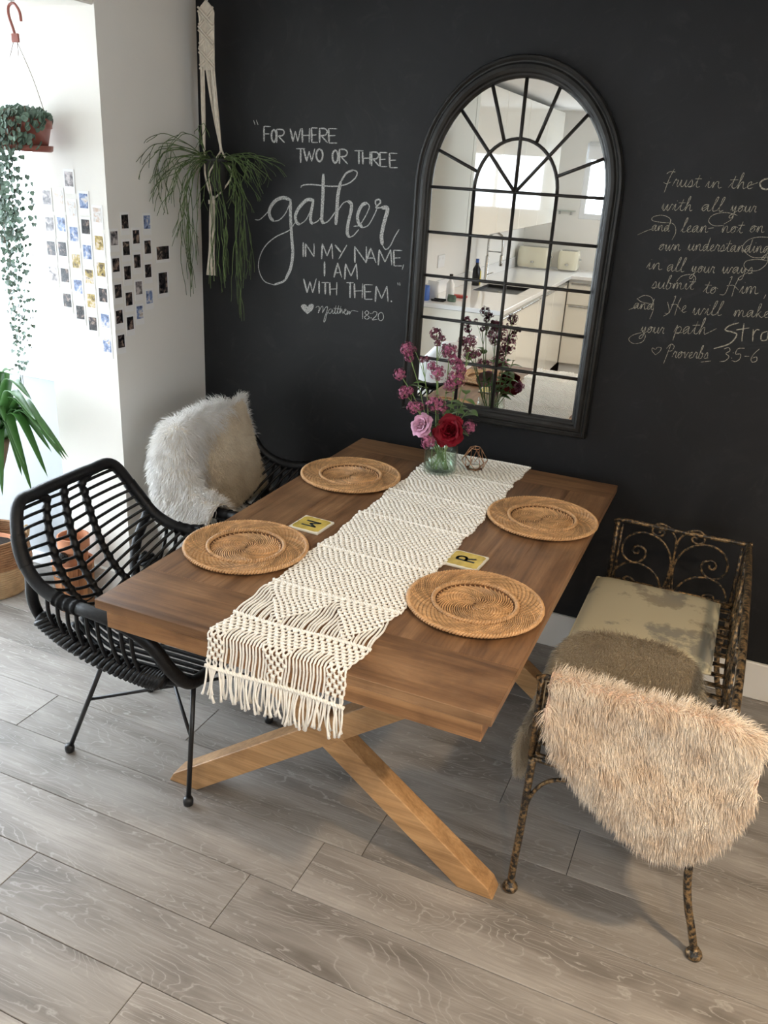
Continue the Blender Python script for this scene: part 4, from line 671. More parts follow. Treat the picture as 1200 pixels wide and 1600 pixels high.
# ------------------------------------------------------------------ rattan tub chairs
HALF = np.array([[-.326, 0, .831], [-.324, .116, .830], [-.305, .202, .826], [-.261, .254, .724], [-.196, .273, .645], [-.094, .283, .612], [.021, .305, .622], [.130, .305, .606], [.195, .290, .560], [.232, .255, .470], [.246, .195, .405], [.25, .09, .392], [.25, 0, .390]])
def rim_curve(n=8):
    a = HALF[::-1] * [1, -1, 1]
    return cr(list(a[:-1]) + list(HALF), n)
def at_rim(u):  # u in 0..12 along HALF, for the +s side
    i = int(min(11, math.floor(u))); t = u-i
    Q = [HALF[max(0, i-1)] if i > 0 else HALF[1]*[1, -1, 1], HALF[i], HALF[i+1], HALF[min(12, i+2)]]
    a, b, c, d = Q
    return .5*((2*b)+(c-a)*t+(2*a-5*b+4*c-d)*t*t+(3*b-a-3*c+d)*t**3)
def make_chair():
    t = thing('rattan_chair', 'black rattan tub chair at the near left end of the table, seat empty', 'chair', (.651, -1.203, 0), math.radians(1.26), 'black rattan tub chairs')
    R = MB(); pts = rim_curve(); R.tube(pts, [.0185]*len(pts), 12)
    R.build('rim', mt['rattan'], t, smooth=True)
    for s in (-1, 1):     # bound sections of cane on the arms
        b = MB()
        c = [at_rim(u)*[1, s, 1] for u in np.linspace(4.75, 5.55, 60)]
        b.tube(c, [.0205+.0022*math.cos(q*PI/2*1.9) for q in range(60)], 12); b.build('arm_binding', mt['rattan'], t, smooth=True)
        b = MB(); c = [at_rim(u)*[1, s, 1] for u in np.linspace(2.7, 3.5, 50)]
        b.tube(c, [.0200+.0014*math.cos(q*PI) for q in range(50)], 12); b.build('arm_binding', mt['rattan'], t, smooth=True)
    # back spine profile (f,z) for a fraction v from rim to seat
    spine = cr([(-.326, .826), (-.322, .74), (-.305, .64), (-.275, .55), (-.225, .475), (-.16, .43), (-.08, .412)], 10)
    spine = np.array(spine)
    def sp(v): x = v*(len(spine)-1); i = int(min(len(spine)-2, x)); return spine[i]+(spine[i+1]-spine[i])*(x-i)
    rods = []
    for k in range(15):
        v = .06+.060*k; f, z = sp(v); u = 2.15+.235*k
        e = at_rim(u); e = np.array([e[0]*.98, e[1]*.96, e[2]])
        mid = np.array([f, 0, z])
        pts = []
        for a in (1, .80, .5, .2, 0):
            # superellipse-like plan: back stays flat, then turns to the side
            w = a**2.6
            p = np.array([mid[0]+(e[0]-mid[0])*w, e[1]*a, mid[2]+(e[2]-mid[2])*a**1.6]); pts.append(p)
        full = [p*[1, -1, 1] for p in pts] + pts[::-1][1:]
        full = cr(full, 5); rods.append(full)
        b = MB(); b.tube(full, .0052, 7); b.build('back_rod', mt['rattan'], t, smooth=True)
    for sfrac in (-.50, 0, .50):     # three wrapped ribs crossing the rods
        pts = []
        top = at_rim(1.35)*[1, np.sign(sfrac) if sfrac else 0, 1]; top[1] = .115*np.sign(sfrac) if sfrac else 0; top[2] = .826
        pts.append(np.array([-.322, top[1], .826]))
        for r in rods:
            i = int((len(r)-1)*(.5+sfrac*.40)); pts.append(np.array(r[i]))
        P = cr(pts, 8); rr_ = [.0125+.0022*math.cos(q*PI/4) for q in range(len(P))]
        b = MB(); b.tube(P, rr_, 10); b.build('back_rib', mt['rattan'], t, smooth=True)
    rail = lambda s: [np.array(p)*[1, s, 1] for p in [(-.225, .262, .655), (-.255, .235, .55), (-.245, .205, .46), (-.20, .185, .40), (-.12, .18, .383), (.02, .195, .385), (.14, .20, .392), (.235, .185, .397)]]
    for s in (-1, 1):
        b = MB(); b.tube(cr(rail(s), 8), .0165, 10); b.build('side_rail', mt['rattan'], t, smooth=True)
        cc = cr([np.array(p)*[1, s, 1] for p in [(-.235, .232, .505), (-.14, .238, .462), (0, .245, .432), (.12, .245, .42), (.19, .24, .418)]], 14)
        b = MB(); b.tube(cc, .022, 10); b.build('side_roll', mt['rattan'], t, smooth=True)
        b = MB()                       # plaited lapping over the roll
        for q in range(1, len(cc)-1):
            if q % 2: continue
            c = np.array(cc[q]); d = np.array(cc[q+1])-np.array(cc[q-1]); d /= np.linalg.norm(d); o = np.cross(d, (0, 0, 1)); o /= np.linalg.norm(o); up = np.cross(o, d)
            ring = []
            for a in np.linspace(0, 2*PI, 12, endpoint=False): ring.append(c+d*(.015*math.sin(a*1+0))+.0225*(math.cos(a)*o+math.sin(a)*up))
            b.tube(ring, .0085, 6, closed=True)
        b.build('plaited_binding', mt['rattan'], t, smooth=True)
        for k in range(9):            # rods between arm and roll
            u = 4.4+.34*k; p = at_rim(u)*[1, s, 1]; fq = p[0]-.02
            i = min(range(len(cc)), key=lambda q: abs(cc[q][0]-fq)); q = np.array(cc[i])
            b = MB(); b.tube(cr([p, (p+q)/2+np.array([0, .012*s, 0]), q], 5), .0058, 6); b.build('side_rod', mt['rattan'], t, smooth=True)
    for k in range(17):                # seat slats
        s = -.20+.025*k
        b = MB(); b.tube(cr([(-.20, s*.75, .452), (-.14, s*.85, .422), (-.04, s, .405), (.12, s, .405), (.247, s*.95, .402)], 5), .0062, 6); b.build('seat_slat', mt['rattan'], t, smooth=True)
    b = MB(); b.tube(cr([(-.20, -.185, .40), (-.215, -.09, .395), (-.22, 0, .395), (-.215, .09, .395), (-.20, .185, .40)], 6), .0165, 10); b.build('seat_back_rail', mt['rattan'], t, smooth=True)
    feet = {(-1, -1): (-.224, -.187), (1, -1): (.244, -.226), (-1, 1): (-.202, .194), (1, 1): (.259, .222)}
    tops = {(-1, -1): (-.07, -.165, .385), (1, -1): (.235, -.165, .388), (-1, 1): (-.07, .165, .385), (1, 1): (.235, .165, .388)}
    P = {}
    for k in feet:
        a = np.array([*feet[k], .012]); c = np.array(tops[k]); P[k] = (a, c)
        b = MB(); b.tube([a, c], .0075, 10); o = b.build('leg', mt['steel'], t, smooth=True)
        fb = MB(); fb.lathe([(.006, .030), (.013, .026), (.0155, .016), (.0145, .004), (.010, .0004)][::-1], (a[0], a[1], 0), 16); fb.build('rubber_foot', mt['steel'], o, smooth=True)
    def on(k, z): a, c = P[k]; return a+(c-a)*((z-a[2])/(c[2]-a[2]))
    for ka, kb in (((-1, -1), (1, 1)), ((1, -1), (-1, 1))):
        b = MB(); b.tube([on(ka, .215), on(kb, .215)], .0055, 8); b.build('stretcher', mt['steel'], t, smooth=True)
    b = MB(); b.tube([(-.07, -.165, .383), (-.07, .165, .383)], .006, 8).tube([(.235, -.165, .386), (.235, .165, .386)], .006, 8); b.build('under_frame', mt['steel'], t, smooth=True)
    return t
chair = make_chair()
CH2 = (.635, -.46, math.radians(3))
dup(chair, (CH2[0], CH2[1], 0), CH2[2], 'black rattan tub chair near the black wall, covered by white sheepskin and cream cushion')

# ------------------------------------------------------------------ fur
def sample(G, n, seed):
    G = np.array(G, float); r = np.random.default_rng(seed)
    a, b, c, d = G[:-1, :-1], G[1:, :-1], G[1:, 1:], G[:-1, 1:]
    ar = np.linalg.norm(np.cross(c-a, d-b), axis=-1)
    nu, nv = ar.shape; idx = r.choice(nu*nv, n, p=(ar/ar.sum()).ravel()); i, j = idx//nv, idx % nv
    u, v = r.random(n)[:, None], r.random(n)[:, None]
    P = (a[i, j]*(1-u)+b[i, j]*u)*(1-v)+(d[i, j]*(1-u)+c[i, j]*u)*v
    # smooth normals
    du = np.gradient(G, axis=0); dv = np.gradient(G, axis=1); NN = np.cross(du, dv); NN /= np.linalg.norm(NN, axis=-1)[..., None]+1e-9
    n_ = (NN[i, j]*(1-u)+NN[i+1, j]*u)*(1-v)+(NN[i, j+1]*(1-u)+NN[i+1, j+1]*u)*v
    n_ /= np.linalg.norm(n_, axis=1)[:, None]+1e-9
    return P, n_
def nrm(v): return v/(np.linalg.norm(v, axis=1)[:, None]+1e-9)
def fur(P, Nn, D, L, rad, lift=.6, droop=.3, clumps=400, mix=.5, noise=.25, seed=0, side=3):
    r = np.random.default_rng(seed); n = len(P)
    L = L*(.65+.7*r.random(n))[:, None]
    d0 = nrm(Nn*lift+D*(1-lift)+r.normal(0, noise, (n, 3)))
    g = np.array([0, 0, -1.0])
    d1 = nrm(d0+D*.35+g*droop*.6+r.normal(0, noise*.5, (n, 3)))
    d2 = nrm(d1+D*.25+g*droop+r.normal(0, noise*.6, (n, 3)))
    p0 = P-Nn*.002; p1 = p0+d0*L*.36; p2 = p1+d1*L*.34; p3 = p2+d2*L*.30
    if clumps:
        ci = r.choice(n, clumps, replace=False); near = np.empty(n, int)
        for s in range(0, n, 2000):
            dd = ((P[s:s+2000, None]-P[ci][None])**2).sum(-1); near[s:s+2000] = ci[dd.argmin(1)]
        mm = mix*(.6+.4*r.random(n))[:, None]
        t3, t2 = p3[near], p2[near]
        p3 = p3+(t3-p3)*mm; p2 = p2+(t2-p2)*mm*.6
        # keep above the hide
        for p, k in ((p2, .004), (p3, .006)):
            h = ((p-P)*Nn).sum(1); p += Nn*np.maximum(0, k-h)[:, None]
    q = nrm(np.cross(d0, Nn+r.normal(0, .3, (n, 3)))); w = np.cross(d0, q)
    V = []
    for p, f in ((p0, 1), (p1, 1), (p2, .7)):
        for k in range(3):
            a = 2*PI*k/3; V.append(p+rad*f*(math.cos(a)*q+math.sin(a)*w))
    V.append(p3); V = np.stack(V, 1).reshape(-1, 3)
    F = []
    base = (np.arange(n)*10)
    quads = []
    for l in (0, 3):
        for k in range(3): quads.append(np.stack([base+l+k, base+l+(k+1) % 3, base+l+3+(k+1) % 3, base+l+3+k], 1))
    tris = [np.stack([base+6+k, base+6+(k+1) % 3, base+9], 1) for k in range(3)]
    return V, np.concatenate(quads), np.concatenate(tris)
def fur_obj(name, V, Q, T, m, parent, label=None):
    me = bpy.data.meshes.new(name); nq, ntr = len(Q), len(T)
    me.vertices.add(len(V)); me.vertices.foreach_set('co', V.astype(np.float32).ravel())
    me.loops.add(nq*4+ntr*3); me.loops.foreach_set('vertex_index', np.concatenate([Q.ravel(), T.ravel()]).astype(np.int32))
    me.polygons.add(nq+ntr)
    me.polygons.foreach_set('loop_start', np.concatenate([np.arange(nq)*4, nq*4+np.arange(ntr)*3]).astype(np.int32))
    me.update(calc_edges=True); me.materials.append(m); me.validate()
    me.polygons.foreach_set('use_smooth', [True]*len(me.polygons))
    o = bpy.data.objects.new(name, me); C.objects.link(o); o.parent = parent; o['kind'] = 'stuff'
    return o
def hide_shell(G, name, m, parent, th=.004):
    G = np.array(G, float); du = np.gradient(G, axis=0); dv = np.gradient(G, axis=1); NN = np.cross(du, dv); NN /= np.linalg.norm(NN, axis=-1)[..., None]+1e-9
    B = G-NN*th; nu, nv = G.shape[:2]
    mb = MB(); mb.grid([list(map(tuple, r)) for r in G]); mb.grid([list(map(tuple, r[::-1])) for r in B])
    o = nu*nv
    def bi(i, j): return o+i*nv+(nv-1-j)
    ed = [((i, 0), (i+1, 0)) for i in range(nu-1)]+[((i+1, nv-1), (i, nv-1)) for i in range(nu-1)]+[((0, j+1), (0, j)) for j in range(nv-1)]+[((nu-1, j), (nu-1, j+1)) for j in range(nv-1)]
    for (a, b) in ed: mb.f.append((a[0]*nv+a[1], b[0]*nv+b[1], bi(*b), bi(*a))); mb.mi.append(0)
    return mb.build(name, m, parent, smooth=True)
def refine(rows, nu=4, nv=4):
    A = [cr(r, nv) for r in rows]; A = np.array(A)           # along v
    return np.array([cr(list(A[:, j]), nu) for j in range(A.shape[1])]).transpose(1, 0, 2)
def xf(G, loc, rz):
    G = np.array(G, float); c, s = math.cos(rz), math.sin(rz)
    return np.stack([loc[0]+c*G[..., 0]-s*G[..., 1], loc[1]+s*G[..., 0]+c*G[..., 1], G[..., 2]], -1)
def tangent_gravity(Nn, extra=(0, 0, 0)):
    g = np.array([0, 0, -1.0])+np.array(extra); D = g-Nn*(Nn@g)[:, None]; return D/np.maximum(.75, np.linalg.norm(D, axis=1))[:, None]

# white sheepskin over the far chair
def white_skin():
    rows = []
    for u in np.linspace(-5.2, 1.6, 16):
        p = at_rim(abs(u))*[1, np.sign(u) if u else 1, 1]
        o = np.array([p[0]-.02, p[1], 0]); o = o/np.linalg.norm(o)
        endf = .5 if u < -4.6 else 1
        top = p+np.array([0, 0, .030])
        low = np.array([0, 0, -1.])
        inn = np.array([p[0]*.66, p[1]*.70, .47])
        c1 = np.array([.02+.02*u*0, p[1]*.45, .452]); c2 = np.array([.13, p[1]*.55, .450]); c3 = np.array([.24, p[1]*.70, .445])
        rows.append([p+o*.058+low*.18*endf, p+o*.072+low*.10*endf, p+o*.062+low*.03, top+o*.020, top-o*.028+low*.006, p-o*.050+low*.03, p-o*.055+low*(p[2]-.47)*.5, inn, c1, c2, c3])
    G = refine(rows, 3, 3); G = xf(G, CH2, CH2[2])
    t = thing('sheepskin', 'long haired white sheepskin draped over the far rattan chair', 'sheepskin', (0, 0, 0))
    hide_shell(G, 'hide', mt['hidew'], t)
    P, Nn = sample(G, 40000, 1)
    ctr = np.array([CH2[0], CH2[1], .62]); 
    if ((P-ctr)*Nn).sum() < 0: pass
    return t, G, P, Nn
t, G, P, Nn = white_skin()
# the top of the seat must look up
up = Nn[(np.abs(P[:, 2]-.45) < .01)]
if len(up) and up[:, 2].mean() < 0: Nn = -Nn
D = tangent_gravity(Nn, (.1, -.2, 0))
fur_obj('fleece', *fur(P, Nn, D, .050, .0008, lift=.52, droop=.2, clumps=1100, mix=.4, noise=.24, seed=2), mt['fur_white'], t)

def fluffy_cushion():
    t = thing('cushion', 'square cream fluffy cushion leaning on the back of the far rattan chair', 'cushion', (0, 0, 0))
    n = 22; a, h, th = .190, .195, .055
    def side(sg):
        rows = []
        for i in range(n+1):
            u = -1+2*i/n; r = []
            for j in range(n+1):
                v = -1+2*j/n; e = (1-abs(u)**2.6)*(1-abs(v)**2.6); k = 1-.05*(u*u*(1-v*v)+v*v*(1-u*u))*1.4
                r.append((sg*th*e**.55, u*a*(1-.06*(1-v*v)), v*h*(1-.05*(1-u*u))))
            rows.append(r)
        return np.array(rows)
    A = side(1); B = side(-1)[::-1]
    Rm = Matrix.Translation((.372, -.398, .665)) @ Matrix.Rotation(math.radians(-4), 4, 'Z') @ Matrix.Rotation(math.radians(-13), 4, 'Y') @ Matrix.Rotation(math.radians(7), 4, 'X')
    M_ = np.array(Rm); tr = lambda G: G@M_[:3, :3].T+M_[:3, 3]
    A, B = tr(A), tr(B)
    mb = MB(); mb.grid([list(map(tuple, r)) for r in A]); mb.grid([list(map(tuple, r)) for r in B]); mb.build('cover', mt['cream'], t, smooth=True)
    pa, na = sample(A, 15000, 5); pb, nb = sample(B, 2500, 6)
    ax = M_[:3, 0]
    if (na@ax).mean() < 0: na = -na
    if (nb@ax).mean() > 0: nb = -nb
    P = np.concatenate([pa, pb]); Nn = np.concatenate([na, nb]); D = tangent_gravity(Nn, (.2, .1, 0))
    fur_obj('fur', *fur(P, Nn, D, .019, .0007, lift=.5, droop=.1, clumps=700, mix=.35, noise=.3, seed=3), mt['fur_cream'], t)
    # shaggy white edge
    E_ = []
    for G in (A,):
        for k in range(n+1): E_ += [G[k, 0], G[k, -1], G[0, k], G[-1, k]]
    E_ = np.array(E_); r = np.random.default_rng(4); E2 = np.repeat(E_, 50, 0)+r.normal(0, .006, (len(E_)*50, 3)); ctr = M_[:3, 3]
    Ne = nrm(E2-ctr); De = tangent_gravity(Ne)
    fur_obj('fur_edge', *fur(E2, Ne, De, .036, .0007, lift=.75, droop=.1, clumps=200, mix=.4, noise=.25, seed=8), mt['fur_white'], t, 'white shaggy edge of the cushion')
fluffy_cushion()

# ------------------------------------------------------------------ gilded iron bench
BX0, BX1, BY0, BY1, BSZ, BAZ = 1.842, 2.268, -1.30, -.20, .435, .668
def spiral(mb, pts, r=.0042): mb.tube(cr(pts, 7), r, 7)
def make_bench():
    t = thing('iron_bench', 'black iron bench rubbed with gold, scrolled arms, along the right of the table', 'bench', (0, 0, 0))
    SC_ = [[(x*1e-4, z*1e-4) for x, z in s] for s in SCROLLS]; xc = 2.045
    for yy, nm in ((BY1, 'far'), (BY0, 'near')):
        a = MB()
        for x in (BX0, BX1):
            a.tube([(x, yy, BSZ), (x, yy, BAZ)], .0085, 8)
            a.tube([(x+(.017 if x == BX0 else -.017), yy, BSZ), (x+(.017 if x == BX0 else -.017), yy, BAZ-.012)], .005, 6)
        a.tube(cr([(BX0-.012, yy, BAZ-.006), (BX0+.03, yy, BAZ+.004), (xc, yy, BAZ+.002), (BX1-.02, yy, BAZ+.004), (BX1+.01, yy, BAZ+.008)], 8), .0075, 8)
        a.tube([(BX0, yy, BSZ+.012), (BX1, yy, BSZ+.012)], .006, 8)
        a.build('arm_frame', mt['gilt'], t, smooth=True)
        for s in SC_:
            for sg in (1, -1):
                b = MB(); spiral(b, [(xc+sg*(x-xc), yy, max(z, BSZ+.006)) for x, z in s]); b.build('arm_scroll', mt['gilt'], t, smooth=True)
    # back: rails and scrolls seen end-on
    a = MB()
    a.tube(cr([(BX1, BY1, BAZ), (BX1+.004, -.5, BAZ+.012), (BX1+.004, -.75, BAZ+.016), (BX1+.004, -1.0, BAZ+.012), (BX1, BY0, BAZ)], 8), .0105, 8)
    a.tube([(BX1, BY1, BSZ+.10), (BX1, BY0, BSZ+.10)], .0065, 8); a.tube([(BX1, BY1, BSZ+.02), (BX1, BY0, BSZ+.02)], .007, 8)
    a.build('back_rail', mt['gilt'], t, smooth=True)
    for c in (-.34, -.62, -.90, -1.16):
        for s in SC_[:2]:
            for sg in (1, -1):
                b = MB(); spiral(b, [(BX1-.006, c+sg*(x-xc)*.6, max(BSZ+.01, BSZ+.01+(z-BSZ)*.88)) for x, z in s], .005); b.build('back_scroll', mt['gilt'], t, smooth=True)
    a = MB()
    for y in (BY0, BY1): a.tube([(BX0, y, BSZ), (BX1, y, BSZ)], .008, 8)
    for x in (BX0, BX1): a.tube([(x, BY0, BSZ), (x, BY1, BSZ)], .009, 8)
    a.build('seat_frame', mt['gilt'], t, smooth=True)
    for k in range(1, 18):
        y = BY0+(BY1-BY0)*k/18
        b = MB(); b.bev(BX0, BX1, y-.011, y+.011, BSZ+.006, BSZ+.010, .001); b.build('seat_slat', mt['gilt'], t)
    for x, y in ((BX0, BY0), (BX1, BY0), (BX0, BY1), (BX1, BY1)):
        out = .0 if x == BX0 else .040
        bow = [(x, y, BSZ), (x-.01+out*.0, y, .36), (x-(.018 if out else .004), y, .26), (x+out*.1-.006, y, .16), (x+out*.55, y, .08), (x+out, y, .014)]
        if not out: bow = [(x+.006, y, BSZ), (x+.004, y, .33), (x+.002, y, .2), (x-.002, y, .09), (x-.003, y, .014)]
        b = MB(); b.tube(cr(bow, 6), [.0105]*26 if 0 else .0100, 9); l = b.build('leg', mt['gilt'], t, smooth=True)
        e = bow[-1]; f = MB(); f.lathe([(.011, .0004), (.019, .003), (.021, .010), (.018, .018), (.011, .022), (.010, .030)], (e[0], e[1], 0), 16); f.build('foot', mt['gilt'], l, smooth=True)
    for y in (BY0, BY1):
        b = MB(); b.tube(cr([(BX0+.002, y, .255), (BX0+.018, y, .33), (BX0+.06, y, .385), (BX0+.14, y, .41), (xc, y, .418), (BX1-.14, y, .41), (BX1-.06, y, .385), (BX1-.02, y, .31)], 8), .0055, 7); b.build('arch_brace', mt['gilt'], t, smooth=True)
    return t
make_bench()
# pads
def seat_pad(x0, x1, y0, y1, z0, z1, name, label):
    t = thing(name, label, 'cushion', ((x0+x1)/2, (y0+y1)/2, z0)); n = 24; a, b, th = (x1-x0)/2, (y1-y0)/2, (z1-z0)/2
    def side(sg):
        rows = []
        for i in range(n+1):
            u = -1+2*i/n; r = []
            for j in range(n+1):
                v = -1+2*j/n; e = ((1-abs(u)**9)*(1-abs(v)**9))**.5; cx = .975+.025*(1-abs(v)**6); cy = .975+.025*(1-abs(u)**6)
                r.append((a*u*cx, b*v*cy, th+sg*th*e*(1-.10*math.exp(-((u*1.2)**2+(v*1.2)**2)*3)+.04*math.sin(u*4)*math.cos(v*5))))
            rows.append(r)
        return rows
    mb = MB(); mb.grid(side(1)); mb.grid(side(-1)[::-1]); mb.build('pad_cover', mt['pad'], t, smooth=True)
    p = [];
    for k in range(n+1): p.append((a*(-1+2*k/n), -b*.999, th))
    pipe = MB(); R_ = [(a*.976*x, b*.976*y, th+.0) for x, y in [(-1, -1), (0, -1.01), (1, -1), (1.01, 0), (1, 1), (0, 1.01), (-1, 1), (-1.01, 0)]]
    loop = [(-a*.97, -b*.985, th), (a*.97, -b*.985, th), (a*.985, -b*.97, th), (a*.985, b*.97, th), (a*.97, b*.985, th), (-a*.97, b*.985, th), (-a*.985, b*.97, th), (-a*.985, -b*.97, th)]
    pipe.tube(loop, .004, 6, closed=True); pipe.build('piping', mt['pad'], t, smooth=True)
    return t
seat_pad(1.808, 2.222, -.745, -.265, BSZ+.0105, BSZ+.058, 'seat_pad', 'faded cream seat pad with grey brown blotches on the iron bench')

# tan sheepskin over the near arm
def tan_skin():
    us = np.linspace(0, 1, 13)
    xs = [1.864, 1.878, 1.904, 1.94, 1.985, 2.03, 2.075, 2.12, 2.17, 2.22, 2.265, 2.305, 2.33]
    zb = [.625, .575, .535, .495, .455, .425, .395, .370, .362, .372, .405, .47, .565]
    rows = []
    for x, z in zip(xs, zb):
        h = (BAZ-z); tp = BAZ+.016
        ang = (x-2.06)/.5
        yb = -1.30-.045-.10*h-.02*math.cos(ang*2)
        dr = .0 if x < BX1 else (x-BX1)*.4
        rows.append([(x-.01, -1.10, BSZ+.045), (x-.006, -1.175, BSZ+.085), (x, -1.255, BSZ+.17-dr), (x, -1.287, tp-.014-dr), (x, -1.302, tp-dr), (x, -1.324, tp-.018-dr), (x+.004, -1.340, BAZ-.10*h/.3-dr*.6), (x+.006, yb+.01, z+h*.40), (x+.006, yb, z+h*.15), (x+.004, yb+.004, z)])
    G = refine(rows, 3, 3)
    t = thing('sheepskin', 'thick champagne sheepskin hanging over the near arm of the iron bench', 'sheepskin', (0, 0, 0))
    hide_shell(G, 'hide', mt['hide'], t)
    P, Nn = sample(G, 52000, 11)
    out = Nn[(P[:, 2] < .55) & (P[:, 1] < -1.33)]
    if out[:, 1].mean() > 0: Nn = -Nn
    D = tangent_gravity(Nn, (.25, 0, 0))
    fur_obj('fleece', *fur(P, Nn, D, .040, .00065, lift=.55, droop=.2, clumps=1300, mix=.42, noise=.2, seed=12), mt['fur_tan'], t)
tan_skin()
def shaded_inner_skin():
    # inner champagne fleece on the seat, shade put into its colour, one corner hanging
    rows = []
    for y, xl, xr, dl in ((-.70, 1.93, 2.10, .0), (-.735, 1.84, 2.165, .0), (-.80, 1.808, 2.20, .03), (-.88, 1.80, 2.215, .06), (-.97, 1.80, 2.222, .12), (-1.06, 1.80, 2.225, .19), (-1.14, 1.80, 2.225, .20), (-1.20, 1.80, 2.215, .12)):
        z = BSZ+.064; zz = z if y > -.76 else z-(min(.035, (-.76-y)*.3))
        r = [(xl-.012, y+.01, zz-.02-dl), (xl-.012, y, zz-.018-dl*.5), (xl+.012, y, zz-.002), (xl+.06, y, zz+.004)] if dl else [(xl, y, zz-.008), (xl+.01, y, zz-.003), (xl+.03, y, zz), (xl+.06, y, zz+.002)]
        r += [((xl+xr)/2, y, zz+.006), (xr-.06, y, zz+.003), (xr-.01, y, zz-.002), (xr, y, zz-.010)]
        rows.append(r)
    G = refine(rows, 3, 3)
    t = thing('sheepskin', 'inner part of the champagne sheepskin on the bench seat, shade painted into its colour', 'sheepskin', (0, 0, 0))
    hide_shell(G, 'hide', mt['hide_shaded'], t)
    P, Nn = sample(G, 30000, 21)
    if Nn[:, 2].mean() < 0: Nn = -Nn
    fl = P[:, 2] < BSZ+.02; P = np.concatenate([P, P[fl]-Nn[fl]*.004]); Nn = np.concatenate([Nn, -Nn[fl]])
    D = tangent_gravity(Nn, (.0, -.6, -.2))
    fur_obj('fleece', *fur(P, Nn, D, .024, .0007, lift=.40, droop=.15, clumps=0, mix=.3, noise=.16, seed=22), mt['fur_tan_shaded'], t)
shaded_inner_skin()
# ------------------------------------------------------------------ vase and flowers
VX, VY = 1.220, -.337
TABZ = TH + .0105
def make_vase():
    t = thing('glass_vase', 'clear glass jar of water and flower stems on the far end of the runner', 'vase', (VX, VY, TABZ))
    o = MB().lathe([(.0, .0), (.050, .0), (.057, .004), (.0585, .012), (.0585, .100), (.056, .112), (.0545, .118), (.056, .124), (.0545, .126), (.052, .123), (.051, .116), (.0535, .108), (.0555, .098), (.0555, .014), (.050, .008), (.0, .008)], n=48, capb=False, capt=False).build('glass_jar', mt['glass'], t, smooth=True); fix_normals(o)
    o = MB().lathe([(.0, .0082), (.049, .0082), (.0552, .0145), (.0552, .075), (.0, .075)], n=40, capb=False, capt=False).build('water', mt['water'], t, smooth=True); fix_normals(o)
make_vase()
def orient(d):
    d = Vector(d).normalized(); return d.to_track_quat('Z', 'Y').to_matrix()
def leaf_blade(mb, base, d, L, w, droop=.3, up=(0, 0, 1), n=6, fold=.25):
    d = Vector(d).normalized(); s = d.cross(Vector(up)); s = s.normalized() if s.length > 1e-3 else Vector((1, 0, 0)); nn = s.cross(d)
    rows = []
    for i in range(n+1):
        f = i/n; c = Vector(base)+d*L*f+Vector((0, 0, -1))*L*droop*f*f; ww = w*math.sin(PI*min(.999, f**.75*.97+.03))**.8 if 0 < f < 1 else w*.05
        rows.append([c-s*ww+nn*ww*fold, c, c+s*ww+nn*ww*fold])
    mb.grid(rows)
def stem_path(tip, k):
    r = random.Random(k); a = r.uniform(0, 2*PI); b = Vector((VX+.030*math.cos(a), VY+.030*math.sin(a), TABZ+.013))
    T = Vector(tip); dirx = Vector((T.x-VX, T.y-VY, 0)); dl = dirx.length
    n = Vector((VX, VY, TABZ+.122))+ (dirx.normalized()*min(.043, dl*.45) if dl > 1e-4 else Vector((0, 0, 0)))
    m = n.lerp(T, .5)+Vector((0, 0, min(.02, dl*.2)))
    return cr([b, n, m, T], 7)
def rose(tip, face, R, m, label, k, N_=34, leafy=True):
    t = thing('rose', label, 'flower', (0, 0, 0)); p = stem_path(tip, k)
    MB().tube(p, .0024, 6).build('stem', mt['stalk'], t, smooth=True)
    mb = MB(); Q = orient(face); r = random.Random(k); T = Vector(tip)-Q@Vector((0, 0, R*.45))
    for i in range(N_):
        f = (i/(N_-1))**.8; ang = i*2.39996+r.uniform(-.15, .15)
        th0 = math.radians(14+72*f+r.uniform(-5, 5)); th1 = math.radians(-42+104*f*f+r.uniform(-10, 10)); th2 = math.radians(-30+165*f**1.5+r.uniform(-10, 10))
        L = R*(.62+.62*f)*r.uniform(.92, 1.06); w = R*(.26+.40*f)*r.uniform(.9, 1.1); rr_, z = R*.02, 0; rows = []; n = 9
        ca, sa = math.cos(ang), math.sin(ang)
        for u in range(n):
            v = u/(n-1); th = th0+(th1-th0)*min(1, v/.7) if v < .7 else th1+(th2-th1)*(v-.7)/.3
            if u: rr_ += math.sin(th)*L/(n-1); z += math.cos(th)*L/(n-1)
            ww = w*(.25+.95*math.sin(min(1, v*.9+.08)*PI*.62))*(1 if v < .8 else 1-.55*((v-.8)/.2)**2); row = []
            for j in range(7):
                s_ = -1+2*j/6; cup = (.30-.15*f)*w*s_*s_*(1-.6*(v > .85)); x = rr_-math.cos(th)*cup*.9+.0012*math.sin(7*s_+i); zz = z+math.sin(th)*cup*.9+.0014*math.sin(5*s_+i*1.7)*v
                y = s_*ww; row.append(T+Q@Vector((ca*x-sa*y, sa*x+ca*y, zz)))
            rows.append(row)
        mb.grid(rows)
    o = mb.build('bloom', m, t, smooth=True)
    lb = MB()
    for q in range(5): a = 2*PI*q/5; leaf_blade(lb, T, Q@Vector((math.cos(a), math.sin(a), -.15)), R*.9, .006, .1)
    lb.build('sepals', mt['leaf'], t, smooth=True)
    if leafy:
        lb = MB(); c = p[int(len(p)*.60)]
        for q in range(2): leaf_blade(lb, c, (r.uniform(-1, 1), r.uniform(.2, 1), r.uniform(.0, .5)), .05, .014, .35)
        lb.build('leaf', mt['leaf'], t, smooth=True)
rose((1.172, -.428, .955), (-.25, -.85, .45), .037, mt['pink'], 'pale lilac pink rose at the front left of the jar', 1)
rose((1.272, -.425, .950), (.05, -.92, .30), .047, mt['red'], 'large dark red rose at the front right of the jar', 2)
